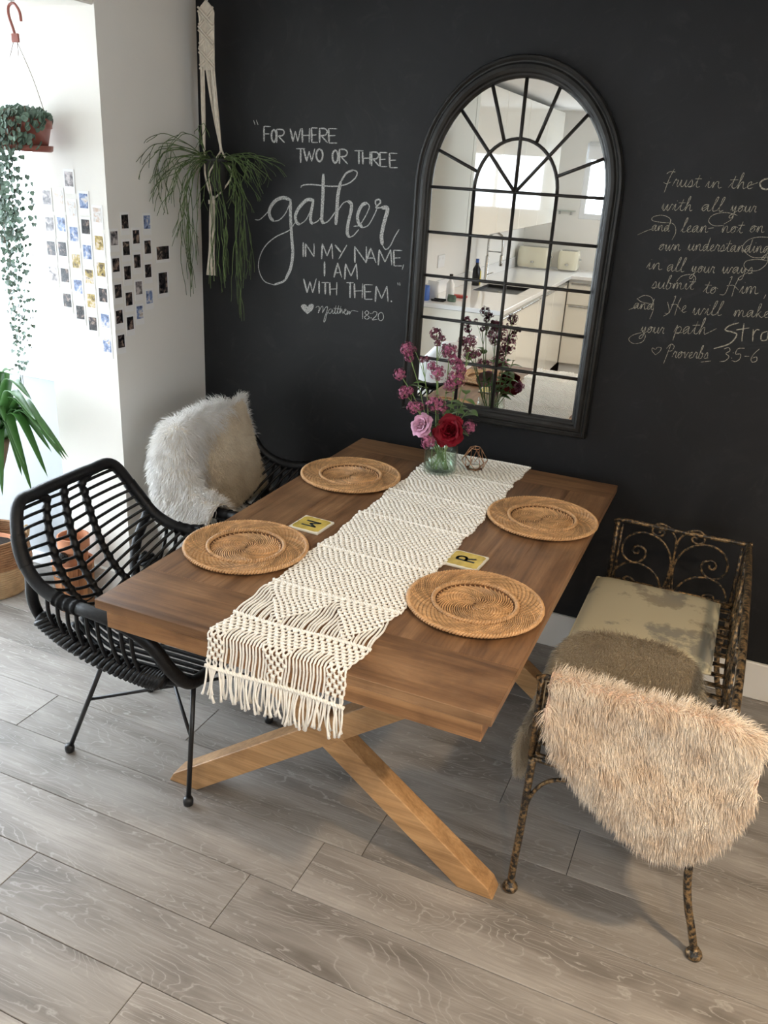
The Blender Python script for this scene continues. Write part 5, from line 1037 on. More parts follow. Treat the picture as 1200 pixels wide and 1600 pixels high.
def floret_ball(mb, c, R, n, r, sq=1.0, fr=.0055):
    for _ in range(n):
        a = Vector((r.gauss(0, 1), r.gauss(0, 1), r.gauss(0, 1)*sq)).normalized()*R*r.uniform(.55, 1.0); p = Vector(c)+a; Q = orient(a)
        pts = [p]
        for q in range(5):
            an = 2*PI*q/5+r.random(); e = Q@Vector((math.cos(an), math.sin(an), .15)); f_ = Q@Vector((-math.sin(an), math.cos(an), 0))
            mb.add([p, p+e*fr*.6+f_*fr*.38, p+e*fr*1.1, p+e*fr*.6-f_*fr*.38], [(0, 1, 2, 3)])
def valerian(tip, heads, label, k, leaves=(), col='val'):
    t = thing('valerian_stem', label, 'flower', (0, 0, 0), 0, 'valerian stems in the jar'); p = stem_path(tip, k); r = random.Random(k)
    sb = MB(); sb.tube(p, .0017, 6); T = Vector(p[-1]); root_ = Vector(p[int(len(p)*.78)])
    for (dx, dy, dz, R, n) in heads:
        c = T+Vector((dx, dy, dz))
        if (c-T).length > .012: sb.tube(cr([root_, root_.lerp(c, .5)+Vector((0, 0, .006)), c], 4), .0010, 5)
    sb.build('stem', mt['stalk'], t, smooth=True)
    for (dx, dy, dz, R, n) in heads:
        fb = MB(); floret_ball(fb, T+Vector((dx, dy, dz)), R*1.18, int(n*1.5), r); fb.build('flower_cluster', mt[col], t)
    for (f, d, L, w) in leaves:
        lb = MB(); leaf_blade(lb, p[int((len(p)-1)*f)], d, L, w, .3); lb.build('leaf', mt['leaf'], t, smooth=True)
VL = [((1.075, -.36, 1.190), [(0, 0, 0, .022, 60), (.012, 0, -.028, .015, 26)], 'dusky pink valerian head at the upper left edge of the bouquet', [(.7, (-.5, -.3, .3), .04, .010)], 'val'),
 ((1.063, -.38, 1.105), [(0, 0, 0, .020, 54)], 'dusky pink valerian head farthest left in the bouquet', [(.75, (-.6, .1, .4), .05, .012)], 'val'),
 ((1.089, -.40, 1.048), [(0, 0, 0, .021, 58), (.022, 0, .01, .012, 18)], 'pink valerian head low on the left of the bouquet', [], 'val'),
 ((1.164, -.32, 1.246), [(-.004, 0, 0, .019, 46), (.022, 0, -.012, .010, 14), (.006, 0, -.030, .012, 18), (.030, 0, -.040, .010, 12), (.040, 0, -.062, .014, 22)], 'maroon valerian spray at the top left of the bouquet', [], 'valb'),
 ((1.280, -.30, 1.232), [(0, 0, 0, .020, 44), (-.012, 0, -.028, .012, 16), (.028, 0, -.035, .012, 16), (.012, 0, -.045, .011, 14)], 'maroon valerian spray at the top right of the bouquet', [], 'valb'),
 ((1.214, -.32, 1.195), [(0, 0, 0, .024, 66), (.026, 0, -.032, .024, 60)], 'pink valerian head in the upper middle of the bouquet', [(.7, (.4, -.2, .3), .05, .013)], 'val'),
 ((1.199, -.38, 1.130), [(0, 0, 0, .024, 64), (-.024, 0, .020, .015, 26)], 'mauve valerian head in the left middle of the bouquet', [(.75, (-.3, -.6, .2), .055, .015)], 'val'),
 ((1.258, -.36, 1.115), [(0, 0, 0, .032, 96), (-.02, 0, -.028, .020, 44), (.012, 0, .034, .020, 40)], 'large pink valerian head in the right middle of the bouquet', [(.62, (.7, -.2, .3), .065, .020), (.7, (.5, .2, .2), .06, .018)], 'val'),
 ((1.209, -.42, 1.035), [(0, 0, 0, .026, 76), (.026, 0, -.010, .020, 40)], 'magenta valerian head just above the two roses', [], 'val'),
 ((1.140, -.43, 1.012), [(0, 0, 0, .022, 50), (.024, 0, .006, .014, 20)], 'mauve valerian head above and left of the pink rose', [], 'val'),
 ((1.322, -.36, .955), [(0, 0, 0, .022, 60)], 'pink valerian head right of the dark red rose', [], 'val'),
 ((1.206, -.44, .905), [(0, 0, 0, .024, 70)], 'pink valerian head hanging over the jar rim below the roses', [], 'val'),
 ((1.140, -.38, 1.165), [(0, 0, 0, .010, 14), (.018, 0, .005, .009, 12), (-.03, 0, .03, .008, 10)], 'sparse maroon valerian sprig on the left of the bouquet', [(.8, (-.6, -.3, .2), .045, .014), (.72, (-.2, -.6, .4), .05, .016)], 'valb')]
for k, (tip, heads, lab, lv, col) in enumerate(VL): valerian(tip, heads, lab, 20+k, lv, col)
def sprig(tip, label, k, n=7):
    t = thing('leafy_sprig', label, 'foliage', (0, 0, 0)); p = stem_path(tip, k); r = random.Random(k)
    MB().tube(p, .0017, 6).build('stem', mt['stalk'], t, smooth=True)
    for q in range(n):
        lb = MB(); c = p[int((len(p)-1)*(.45+.55*q/(n-1)))]; a = q*2.4
        leaf_blade(lb, c, (math.cos(a), math.sin(a)*.7, r.uniform(.1, .5)), r.uniform(.045, .065), r.uniform(.014, .02), .4); lb.build('leaf', mt['leaf'], t, smooth=True)
sprig((1.292, -.34, 1.06), 'green leafy sprig on the right of the bouquet', 61); sprig((1.236, -.40, 1.04), 'green leafy sprig in the centre of the bouquet', 62)
sprig((1.288, -.29, .99), 'low green leafy sprig at the back right of the bouquet', 63, 6)
# ------------------------------------------------------------------ geometric tea light holder
def make_holder():
    t = thing('tealight_holder', 'small geometric copper wire tealight holder right of the flower jar', 'candle holder', (1.318, -.245, TABZ))
    def ring(n, r, z, a0=0): return [Vector((r*math.cos(2*PI*k/n+a0), r*math.sin(2*PI*k/n+a0), z)) for k in range(n)]
    A = ring(6, .030, .002); B = ring(6, .048, .032, PI/6); D = ring(6, .020, .078)
    w = MB(); r = .0014
    for k in range(6):
        for a, b in ((A[k], A[(k+1) % 6]), (D[k], D[(k+1) % 6]), (A[k], B[k]), (A[(k+1) % 6], B[k]), (B[k], D[k]), (B[k], D[(k+1) % 6])): w.tube([a, b], r, 5)
    w.build('wire_frame', mt['copper'], t, smooth=True)
    MB().lathe([(.0, .003), (.028, .003), (.030, .0035)], n=6, capb=False, capt=False).build('base_plate', mt['copper'], t)
    c = thing('tealight', 'white tealight candle inside the copper wire holder', 'candle', (1.318, -.245, TABZ+.0042))
    MB().lathe([(.0, .0), (.0185, .0), (.0190, .014), (.0182, .0145), (.0178, .012), (.0, .0115)], n=24, capb=False, capt=False).build('tealight_cup', mt['wax'], c, smooth=True)
    MB().tube([(0, 0, .0115), (.0005, 0, .018)], .0006, 5).build('wick', mt['soil'], c)
make_holder()
# ------------------------------------------------------------------ macrame plant hanger and mistletoe cactus
def make_hanger():
    hx, hy = .128, -.12
    t = thing('macrame_hanger', 'cream macrame rope plant hanger in the corner by the black wall', 'plant hanger', (0, 0, 0))
    MB().lathe([(.0, .0), (.016, .0), (.016, -.006), (.0, -.006)], (hx, hy, CEIL-.0005), 16, capb=False, capt=False).tube(cr([(hx, hy, CEIL-.006), (hx, hy, CEIL-.02), (hx+.010, hy, CEIL-.03), (hx, hy, CEIL-.04)], 5), .0025, 6).build('ceiling_hook', mt['metal'], t, smooth=True)
    b = MB(); zt, zb = CEIL-.035, 2.045; w = .029
    # flat knotted band: vertical cords with crossing diagonal half hitches
    for k in range(10):
        x = hx-w+2*w*k/9
        b.tube(cr([(hx, hy, zt), (x, hy, zt-.03), (x+.001, hy, 2.2), (x, hy, 2.1), (x, hy, zb)], 5), .0034, 6)
    for z0 in (2.245, 2.185, 2.115):
        for sg in (-1, 1):
            for o in (0, .012):
                b.tube([(hx+sg*(-w-.002+2*f*(w+.002)), hy-.0045-.0015*sg, z0-o-.055*f+.0) for f in np.linspace(0, 1, 14)], .0040, 6)
    b.build('knotted_band', mt['hcotton'], t, smooth=True)
    ends = [(.105, -.118), (.176, -.112), (.142, -.058)]
    for i, (x, y) in enumerate(ends):
        s = MB(); x0 = hx+(-.022, .022, 0)[i]
        for q in range(4):
            a = q*PI/2; o = .0045
            s.tube(cr([(x0+o*math.cos(a)*1.3, hy+o*math.sin(a), zb+.01), ((x0+x)/2+o*math.cos(a+.8), (hy+y)/2+o*math.sin(a+.8), 1.9), (x+o*.4*math.cos(a+1.6), y+o*.4*math.sin(a+1.6), 1.775)], 6), .0034, 6)
        s.build('strand', mt['hcotton'], t, smooth=True)
        for sg in (-1, 1):
            an = math.atan2(y+.10, x-.140)+sg*PI/3
            px, py = .140+.062*math.cos(an), -.10+.062*math.sin(an)
            s = MB(); s.tube(cr([(x, y, 1.78), ((x+px)/2+.006*math.cos(an), (y+py)/2, 1.735), (px, py, 1.69), ((px+.132)/2, (py-.11)/2, 1.635), (.132, -.112, 1.600)], 6), .0032, 6); s.build('sling_cord', mt['hcotton'], t, smooth=True)
    s = MB()
    for q in range(12):
        a = q*2.4; r = .011*math.sqrt((q+.5)/12)
        s.tube(cr([(.132+r*.6*math.cos(a), -.112+r*.6*math.sin(a), 1.615), (.130+r*math.cos(a+.4), -.113+r*math.sin(a+.4), 1.53), (.128+r*1.0*math.cos(a+.8), -.114+r*math.sin(a+.8), 1.42), (.122+r*1.7*math.cos(a+1), -.114+r*1.7*math.sin(a+1), 1.318)], 5), .0036, 6)
    s.tube([(.132+.013*math.cos(a), -.112+.013*math.sin(a), 1.585+.014*a/(8*PI)) for a in np.linspace(0, 8*PI, 50)], .0026, 5)
    s.build('tail', mt['hcotton'], t, smooth=True)
    p = thing('mistletoe_cactus', 'wispy green mistletoe cactus trailing from the macrame hanger', 'plant', (0, 0, 0))
    MB().lathe([(.0, 1.632), (.030, 1.632), (.036, 1.645), (.050, 1.735), (.053, 1.738), (.053, 1.75), (.048, 1.75), (.047, 1.735), (.0, 1.733)], (.140, -.10, 0), 24, capb=False, capt=False).build('pot', mt['char'], p, smooth=True)
    r = random.Random(11)
    def branch(mb, p0, d, L, depth, rad, sag):
        pts = [Vector(p0)]; d = Vector(d).normalized(); n = 5
        for i in range(n):
            d = (d+Vector((r.gauss(0, .15), r.gauss(0, .15), r.gauss(0, .08)-sag))).normalized(); q = pts[-1]+d*L/n
            q.x = max(q.x, .016); q.y = min(q.y, -.012); pts.append(q)
        mb.tube(pts, [rad*(1-.25*i/n) for i in range(n+1)], 5)
        if depth < 3:
            for q in range(2 if r.random() < .8 else 1):
                a = (Vector(d)+Vector((r.gauss(0, .30), r.gauss(0, .30), r.gauss(0, .12)))).normalized(); branch(mb, pts[-1], a, L*r.uniform(.7, 1.0), depth+1, rad*.86, sag*1.15)
    C0 = (.140, -.10, 1.742)
    # arching stems, reaching out from the corner
    for az, up_, L, sg in ((236, .55, .10, .10), (244, .25, .11, .14), (240, .8, .09, .12), (248, .45, .12, .15), (256, .1, .10, .2), (262, .9, .10, .16), (268, .65, .12, .12), (274, .3, .11, .16), (258, .55, .12, .1), (252, .0, .10, .2), (250, .5, .11, .16), (265, .3, .12, .18), (280, .7, .10, .14), (290, .2, .12, .2), (305, .6, .11, .13), (318, .35, .12, .15), (330, .75, .10, .12), (340, .3, .12, .16), (350, .55, .11, .14), (2, .25, .11, .18), (12, .6, .09, .16), (345, -.1, .11, .25), (300, -.1, .12, .3), (270, -.1, .11, .3), (355, .9, .09, .1), (8, .4, .12, .1), (0, .7, .11, .08), (348, .15, .12, .12), (20, .1, .10, .2), (275, .95, .07, .1), (120, .9, .07, .2), (60, .8, .07, .2)):
        a = math.radians(az); mb = MB(); branch(mb, (C0[0]+.03*math.cos(a), C0[1]+.03*math.sin(a), C0[2]), (math.cos(a), math.sin(a), up_), L*(.92 if 180 < az % 360 < 290 else .70), 0, .0020, sg*.55); mb.build('stem', mt['rhip'], p, smooth=True)
    # long hanging stems
    for az, L in ((200, .14), (230, .12), (255, .13), (285, .13), (310, .15), (320, .14), (330, .17), (340, .15), (350, .17), (5, .14), (15, .13), (270, .11), (220, .16), (300, .16)):
        a = math.radians(az); mb = MB(); branch(mb, (C0[0]+.045*math.cos(a), C0[1]+.045*math.sin(a), C0[2]-.002), (math.cos(a)*.8, math.sin(a)*.8, .2), L, 0, .0022, .62); mb.build('stem', mt['rhip'], p, smooth=True)
make_hanger()
# ------------------------------------------------------------------ string of hearts in a hanging pot
def make_hearts():
    cx, cy = -.232, -.668
    t = thing('hanging_plant', 'brown plastic hanging pot of trailing silver green hearts by the window', 'hanging plant', (0, 0, 0))
    # hook
    hk = MB(); hx = -.236
    hk.tube(cr([(hx+.036, cy, 2.122), (hx+.032, cy, 2.15), (hx+.012, cy, 2.172), (hx-.010, cy, 2.165), (hx-.014, cy, 2.14), (hx-.002, cy, 2.105), (hx+.004, cy, 2.085)], 6), [.0045]*37, 8)
    hk.bev(hx-.010, hx+.020, cy-.004, cy+.004, 2.062, 2.088, .002)
    hk.build('hook', mt['plastic'], t, smooth=False)
    MB().lathe([(.0, 2.1825), (.012, 2.1825), (.012, 2.178), (.0, 2.178)], (hx, cy, 0), 12, capb=False, capt=False).tube([(hx, cy, 2.18), (hx, cy, 2.168)], .002, 6).build('ceiling_hook', mt['metal'], t)
    zr, zb = 1.842, 1.742
    for a in (3.3, 5.6, 1.3):
        MB().tube(cr([(hx+.005+.010*math.cos(a), cy+.003*math.sin(a), 2.064), (cx+.05*math.cos(a)-.0, cy+.05*math.sin(a), 1.96), (cx+.086*math.cos(a), cy+.086*math.sin(a), zr)], 5), .0012, 5).build('hanger_wire', mt['vine'], t, smooth=True)
    MB().lathe([(.0, zb+.006), (.068, zb+.006), (.071, zb+.01), (.084, zr-.032), (.089, zr-.030), (.091, zr), (.086, zr), (.083, zr-.02), (.0, zr-.022)], (cx, cy, 0), 32, capb=False, capt=False).build('pot', mt['plastic'], t, smooth=True)
    MB().lathe([(.0, zb-.004), (.080, zb-.004), (.086, zb), (.088, zb+.016), (.083, zb+.016), (.081, zb+.003), (.0, zb+.003)], (cx, cy, 0), 32, capb=False, capt=False).build('saucer', mt['plastic'], t, smooth=True)
    MB().lathe([(.0, zr-.014), (.082, zr-.014)], (cx, cy, 0), 24, capb=False, capt=False).build('soil', mt['soil'], t)
    r = random.Random(4)
    def heart(mb, c, d, s):
        Q = orient((r.uniform(-.7, .7), -1, r.uniform(-.2, .8))); a = r.uniform(-.6, .6)
        pts = [(0, -.1), (.42, -.02), (.55, .3), (.32, .7), (0, 1.0), (-.32, .7), (-.55, .3), (-.42, -.02)]
        v = [Vector(c)+Q@Vector(((x*math.cos(a)-y*math.sin(a))*s, (-(y*math.cos(a)+x*math.sin(a)))*s, .10*s*abs(x))) for x, y in pts]
        v2 = [q-Q@Vector((0, 0, .0012)) for q in v]
        mb.add(v+v2, [tuple(range(8)), tuple(range(15, 7, -1))]+[(i, (i+1) % 8, 8+(i+1) % 8, 8+i) for i in range(8)])
    ends = [(-.30, .92), (-.285, .93), (-.265, .99), (-.24, 1.02), (-.22, 1.09), (-.205, 1.16), (-.19, 1.22), (-.33, 1.05), (-.345, 1.13), (-.31, 1.22), (-.255, 1.12), (-.235, 1.3), (-.275, 1.28), (-.36, 1.3), (-.18, 1.38), (-.215, 1.43), (-.325, 1.42), (-.165, 1.5)]
    for k, (ex, ez) in enumerate(ends):
        f = (ex-cx)/.13; a = -PI/2+max(-1.25, min(1.25, f*1.1)); sx, sy = cx+.093*math.cos(a), cy+.093*math.sin(a)
        pts = cr([(cx+.05*math.cos(a), cy+.05*math.sin(a), zr-.005), (cx+.080*math.cos(a), cy+.080*math.sin(a), zr+.022), (sx+.012*math.cos(a), sy+.012*math.sin(a), zr-.02), (sx+.006*math.cos(a), sy, zb-.03), ((sx+ex)/2+r.uniform(-.015, .015), sy+.01, (zb+ez)/2), (ex, sy+.012, ez)], 9)
        v = MB(); v.tube(pts, .0009, 4); o = v.build('vine', mt['vine'], t, smooth=True)
        lb = MB(); L = 0; nxt = .01
        for i in range(1, len(pts)):
            A, B = Vector(pts[i-1]), Vector(pts[i]); seg = (B-A).length
            while L+seg > nxt:
                p = A.lerp(B, (nxt-L)/seg)
                for sg in (-1, 1):
                    if r.random() < .93: heart(lb, p+Vector((sg*r.uniform(.003, .009), r.uniform(-.008, .004), r.uniform(-.004, .004))), None, r.uniform(.012, .020)*(1 if nxt < .5 else .8))
                nxt += r.uniform(.018, .034)*(1 if nxt < .4 else 1.25)
            L += seg
        lb.build('vine_leaves', mt['hearts'], o)
    cb = MB()
    for _ in range(260):
        a = r.uniform(0, 2*PI); q = math.sqrt(r.random())*.098; heart(cb, (cx+q*math.cos(a), cy+q*math.sin(a), zr+.030*(1-(q/.1)**2)+r.uniform(-.004, .012)), None, r.uniform(.014, .022))
    for _ in range(120):
        a = r.uniform(-PI*1.02, PI*.02)-.15; cb_z = r.uniform(zb+.01, zr); q = .074+.02*(cb_z-zb)/.1+r.uniform(.004, .014); heart(cb, (cx+q*math.cos(a)*.98, cy+q*math.sin(a), cb_z), None, r.uniform(.014, .021))
    cb.build('crown_leaves', mt['hearts'], t)
make_hearts()
# ------------------------------------------------------------------ yucca in a jute basket
def make_yucca():
    bx, by = -.615, -.705
    t = thing('jute_basket', 'two tone woven jute basket holding the leafy plant by the window', 'basket', (bx, by, 0))
    prof = [(.0, .0), (.118, .0), (.140, .012), (.156, .07), (.160, .14), (.152, .21), (.146, .245), (.138, .245), (.144, .21), (.150, .14), (.145, .07), (.130, .02), (.0, .016)]
    lo = MB(); up_ = MB()
    def coil(z0, z1, mb):
        z = z0
        while z < z1:
            rr_ = np.interp(z, [.0, .012, .07, .14, .21, .25], [.128, .142, .156, .160, .152, .146])
            mb.tube([(rr_*math.cos(a), rr_*math.sin(a), z) for a in np.linspace(0, 2*PI, 48, endpoint=False)], .0062, 6, closed=True); z += .0098
    coil(.007, .135, lo); coil(.137, .245, up_)
    lo.lathe([(.0, .001), (.125, .001), (.125, .01), (.0, .01)], n=40, capb=False, capt=False)
    lo.build('lower_weave', mt['jute'], t, smooth=True); up_.build('upper_weave', mt['juted'], t, smooth=True)
    for a in (.35, .35+PI):
        h = MB(); c, s = math.cos(a), math.sin(a)
        h.tube(cr([(c*.150-s*.045, s*.150+c*.045, .235), (c*.160-s*.035, s*.160+c*.035, .275), (c*.166, s*.166, .292), (c*.160+s*.035, s*.160-c*.035, .275), (c*.150+s*.045, s*.150-c*.045, .235)], 6), .008, 8); h.build('handle', mt['jute'], t, smooth=True)
    p = thing('yucca_plant', 'green sword leaved plant leaning in from the left edge above the basket', 'plant', (bx, by, .012))
    MB().lathe([(.0, .0), (.085, .0), (.115, .19), (.108, .19), (.104, .175), (.0, .175)], n=28, capb=False, capt=False).build('pot', mt['terra'], p, smooth=True)
    MB().lathe([(.0, .176), (.103, .176)], n=20, capb=False, capt=False).build('soil', mt['soil'], p)
    MB().tube(cr([(0, 0, .17), (.02, .0, .35), (.10, .01, .55), (.16, .0, .68)], 6), .024, 10).build('trunk', mt['bark'], p, smooth=True)
    # leaf tips measured in the room
    tips = [(-.075, -.79, .70), (-.16, -.80, .80), (-.24, -.82, .66), (-.12, -.86, .86), (-.28, -.80, .60), (-.33, -.80, .80), (-.100, -.80, .760), (-.130, -.82, .63), (-.205, -.83, .555), (-.325, -.86, .53), (-.170, -.75, .70), (-.150, -.70, .66), (-.100, -.74, .69), (-.26, -.95, .62), (-.40, -1.02, .58), (-.21, -.78, .90), (-.33, -.74, .97), (-.30, -.9, .70), (-.6, -1.05, .6), (-.85, -.9, .65), (-.9, -.7, .8), (-.6, -.6, 1.1), (-.75, -.85, 1.15), (-.45, -.62, .95)]
    o = Vector((bx, by, .012)); r = random.Random(9)
    for k, tp in enumerate(tips):
        T = Vector(tp)-o; B = Vector((.155+r.uniform(-.012, .012), r.uniform(-.014, .014), .70+r.uniform(-.03, .03)))
        d = T-B; top = B.lerp(T, .5)+Vector((0, 0, .10+.10*d.length)); pts = cr([B, B.lerp(top, .55)+Vector((0, 0, .02)), top, T], 6)
        rows = []; n = len(pts)
        for i, q in enumerate(pts):
            f = i/(n-1); q = Vector(q); dd = (Vector(pts[min(n-1, i+1)])-Vector(pts[max(0, i-1)])).normalized(); s = dd.cross(Vector((0, 0, 1))); s = s.normalized() if s.length > .05 else Vector((0, 1, 0))
            nn = s.cross(dd); w = .023*(math.sin(PI*min(1, .18+f*.82))**.7)*(1 if f < .97 else .3); rows.append([q-s*w+nn*w*.35, q, q+s*w+nn*w*.35])
        lb = MB(); lb.grid(rows); ob = lb.build('leaf', mt['yucca'], p, smooth=True)
        so = ob.modifiers.new('thick', 'SOLIDIFY'); so.thickness = .0012
make_yucca()
# ------------------------------------------------------------------ pots behind the near chair
def make_pots():
    px, py = -.200, -.664
    b = thing('stave_bucket', 'orange wooden stave bucket on the floor behind the near rattan chair', 'bucket', (px, py, 0), .3)
    mb = MB(); n = 14
    for k in range(n):
        a0, a1 = 2*PI*k/n+.012, 2*PI*(k+1)/n-.012
        P = lambda a, r, z: (r*math.cos(a), r*math.sin(a), z)
        v = [P(a, r, z) for z, (ri, ro) in ((.0, (.060, .070)), (.205, (.070, .082))) for a in (a0, a1) for r in (ri, ro)]
        mb.add(v, [(0, 1, 3, 2), (4, 6, 7, 5), (0, 4, 5, 1), (2, 3, 7, 6), (0, 2, 6, 4), (1, 5, 7, 3)])
    o = mb.build('stave', mt['barrel'], b); fix_normals(o)
    MB().lathe([(.0, .004), (.062, .004), (.062, .014), (.0, .014)], n=28, capb=False, capt=False).build('bottom', mt['barrel'], b)
    for z, r in ((.050, .0735), (.165, .0802)): MB().tube([(r*math.cos(a), r*math.sin(a), z) for a in np.linspace(0, 2*PI, 40, endpoint=False)], .003, 6, closed=True).build('hoop', mt['blackg'], b, smooth=True)
    MB().tube([(.077*math.cos(a), .077*math.sin(a), .208) for a in np.linspace(0, 2*PI, 40, endpoint=False)], .007, 8, closed=True).build('rim', mt['terra'], b, smooth=True)
    t = thing('terracotta_pot', 'tall terracotta pot standing inside the stave bucket', 'pot', (px, py+.012, .0145))
    o = MB().lathe([(.0, .0), (.042, .0), (.054, .24), (.062, .245), (.063, .300), (.056, .302), (.052, .28), (.040, .03), (.0, .028)], n=36, capb=False, capt=False).build('pot_body', mt['terra'], t, smooth=True); fix_normals(o); auto_smooth(o)
    j = thing('black_ball', 'glossy black ball resting at the front edge of the stave bucket', 'ball', (px+.006, py-.0625, .222))
    MB().ball((0, 0, .024), .024, 20, 12).build('ball_shell', mt['blackg'], j, smooth=True)
make_pots()
# ------------------------------------------------------------------ the kitchen behind the camera, seen in the mirror
CT = .92
def handle_rail(parent, x, y0, y1, z, axis):
    mb = MB()
    if axis == 0: mb.bev(x, x+.012, y0, y1, z-.012, z, .002)
    else: mb.bev(y0, y1, x, x+.012, z-.012, z, .002)
    return mb
def base_unit(x0, x1, y0, y1, face, label, drawers=False):
    t = thing('base_cabinet', label, 'cabinet', ((x0+x1)/2, (y0+y1)/2, 0), 0, 'cream kitchen base cabinets'); cx, cy = (x0+x1)/2, (y0+y1)/2
    a0, a1, b0, b1 = x0-cx, x1-cx, y0-cy, y1-cy
    MB().box(a0+.001, a1-(.022 if face == 'x' else .001), b0+.001, b1-(.022 if face == 'y' else .001), .12, CT-.032).build('body', mt['cabw'], t)
    MB().box(a0+.001, a1-.06 if face == 'x' else a1-.001, b0+.001, b1-.06 if face == 'y' else b1-.001, .0005, .119).build('plinth', mt['cabw'], t)
    rows = [(.125, .39), (.394, .66), (.664, CT-.06)] if drawers else [(.125, CT-.06)]
    for z0, z1 in rows:
        if face == 'x': d = MB().bev(a1-.021, a1-.001, b0+.002, b1-.002, z0, z1, .002).build('drawer' if drawers else 'door', mt['gloss'], t); MB().bev(a1-.0005, a1+.010, b0+.03, b1-.03, z1-.016, z1-.002, .002).build('handle', mt['metal'], d)
        else: d = MB().bev(a0+.002, a1-.002, b1-.021, b1-.001, z0, z1, .002).build('drawer' if drawers else 'door', mt['gloss'], t); MB().bev(a0+.03, a1-.03, b1-.0005, b1+.010, z1-.016, z1-.002, .002).build('handle', mt['metal'], d)
    return t
XF = .70; YN = -2.50; YI = -4.96
t = thing('end_panel', 'white panel closing the end of the kitchen counter nearest the table', 'panel', ((KX+XF)/2, YN+.012, 0))
MB().bev(KX-(KX+XF)/2+.001, (XF-KX)/2, -.012, .010, .0005, CT-.032, .002).build('panel_board', mt['gloss'], t)
L_ = (YN-.001-YI)/4; nm = ['nearest the end panel', 'second from the end panel, under the sink', 'third from the end panel', 'farthest from the end panel']
for k in range(4): base_unit(KX+.002, XF-.012, YN-.001-(k+1)*L_, YN-.001-k*L_, 'x', 'cream gloss base cabinet '+nm[k])
for k in range(3):
    base_unit(XF-.0105+.6*k, XF-.0105+.6*(k+1), WY+.001, YI-.012, 'y', 'cream gloss drawer cabinet on the far kitchen wall, '+['nearest the corner', 'second from the corner', 'farthest from the corner'][k], True)
t = thing('worktop', 'white L shaped kitchen worktop with a black sink', 'worktop', (0, 0, 0))
sx0, sx1, sy0_, sy1_ = .25, .60, -3.80, -3.32
MB().bev(KX+.0005, XF+.012, sy1_, YN+.012+.012, CT-.030, CT, .002).bev(KX+.0005, sx0, sy0_, sy1_, CT-.030, CT, .001).bev(sx1, XF+.012, sy0_, sy1_, CT-.030, CT, .001).bev(KX+.0005, XF+.012, WY+.0005, sy0_, CT-.030, CT, .002).bev(XF+.012, 2.53, WY+.0005, YI+.012, CT-.030, CT, .002).build('worktop_slab', mt['top'], t)
MB().bev(KX+.0005, KX+.014, WY+.015, YN+.02, CT+.0005, CT+.09, .001).build('upstand', mt['top'], t)
s = thing('sink', 'black square kitchen sink set in the white worktop', 'sink', ((sx0+sx1)/2, (sy0_+sy1_)/2, CT)); hx_, hy_ = (sx1-sx0)/2-.002, (sy1_-sy0_)/2-.002
MB().box(-hx_, hx_, -hy_, hy_, -.029, -.024).box(-hx_, -hx_+.006, -hy_, hy_, -.0285, -.002).box(hx_-.006, hx_, -hy_, hy_, -.0285, -.002).box(-hx_+.006, hx_-.006, -hy_, -hy_+.006, -.0285, -.002).box(-hx_+.006, hx_-.006, hy_-.006, hy_, -.0285, -.002).build('basin', mt['sink'], s)
MB().lathe([(.0, -.0235), (.035, -.0235), (.038, -.0225), (.0, -.022)], n=20, capb=False, capt=False).build('drain', mt['metal'], s, smooth=True)
tp = thing('kitchen_tap', 'tall steel spring kitchen tap behind the sink', 'tap', (.20, -3.88, CT))
MB().lathe([(.0, .0), (.026, .0), (.026, .012), (.014, .018), (.014, .20), (.010, .205), (.0, .206)], n=20, capb=False, capt=False).build('tap_body', mt['metal'], tp, smooth=True)
MB().tube(cr([(0, 0, .20), (0, 0, .33), (.02, .01, .37), (.07, .03, .385), (.12, .05, .36), (.13, .055, .30), (.13, .055, .22)], 7), .009, 8).build('hose', mt['metal'], tp, smooth=True)
MB().tube([(.0, 0, .24), (.13, .055, .245)], .005, 6).lathe([(.013, .14), (.015, .16), (.013, .22)], (.13, .055, 0), 14).build('spray_head', mt['metal'], tp, smooth=True)
MB().tube([(.014, 0, .06), (.06, -.01, .08)], .005, 6).build('lever', mt['metal'], tp, smooth=True)
# wall cabinets
for k in range(4):
    L2 = (5.2-2.5)/4; y1 = -2.5-k*L2; y0 = y1-L2; cy = (y0+y1)/2
    t = thing('wall_cabinet', 'white gloss wall cabinet above the counter, '+['nearest the table', 'second from the table', 'third from the table', 'farthest from the table'][k], 'cabinet', (KX+.165, cy, 1.36), 0, 'gloss wall cabinets')
    MB().bev(-.1645, .145, -L2/2+.0005, L2/2-.0005, .0, .90, .001).build('body', mt['gloss'], t)
    MB().bev(.146, .165, -L2/2+.002, L2/2-.002, -.012, .90, .002).build('door', mt['gloss'], t)
t = thing('wall_socket', 'white double wall socket above the counter', 'socket', (KX, -2.98, 1.142), PI/2)
MB().bev(-.073, .073, -.008, -.0004, -.043, .043, .002).build('socket_plate', mt['white2'], t)
MB().bev(-.055, -.020, -.011, -.0082, .012, .030, .001).bev(.020, .055, -.011, -.0082, .012, .030, .001).build('socket_switch', mt['white2'], t)
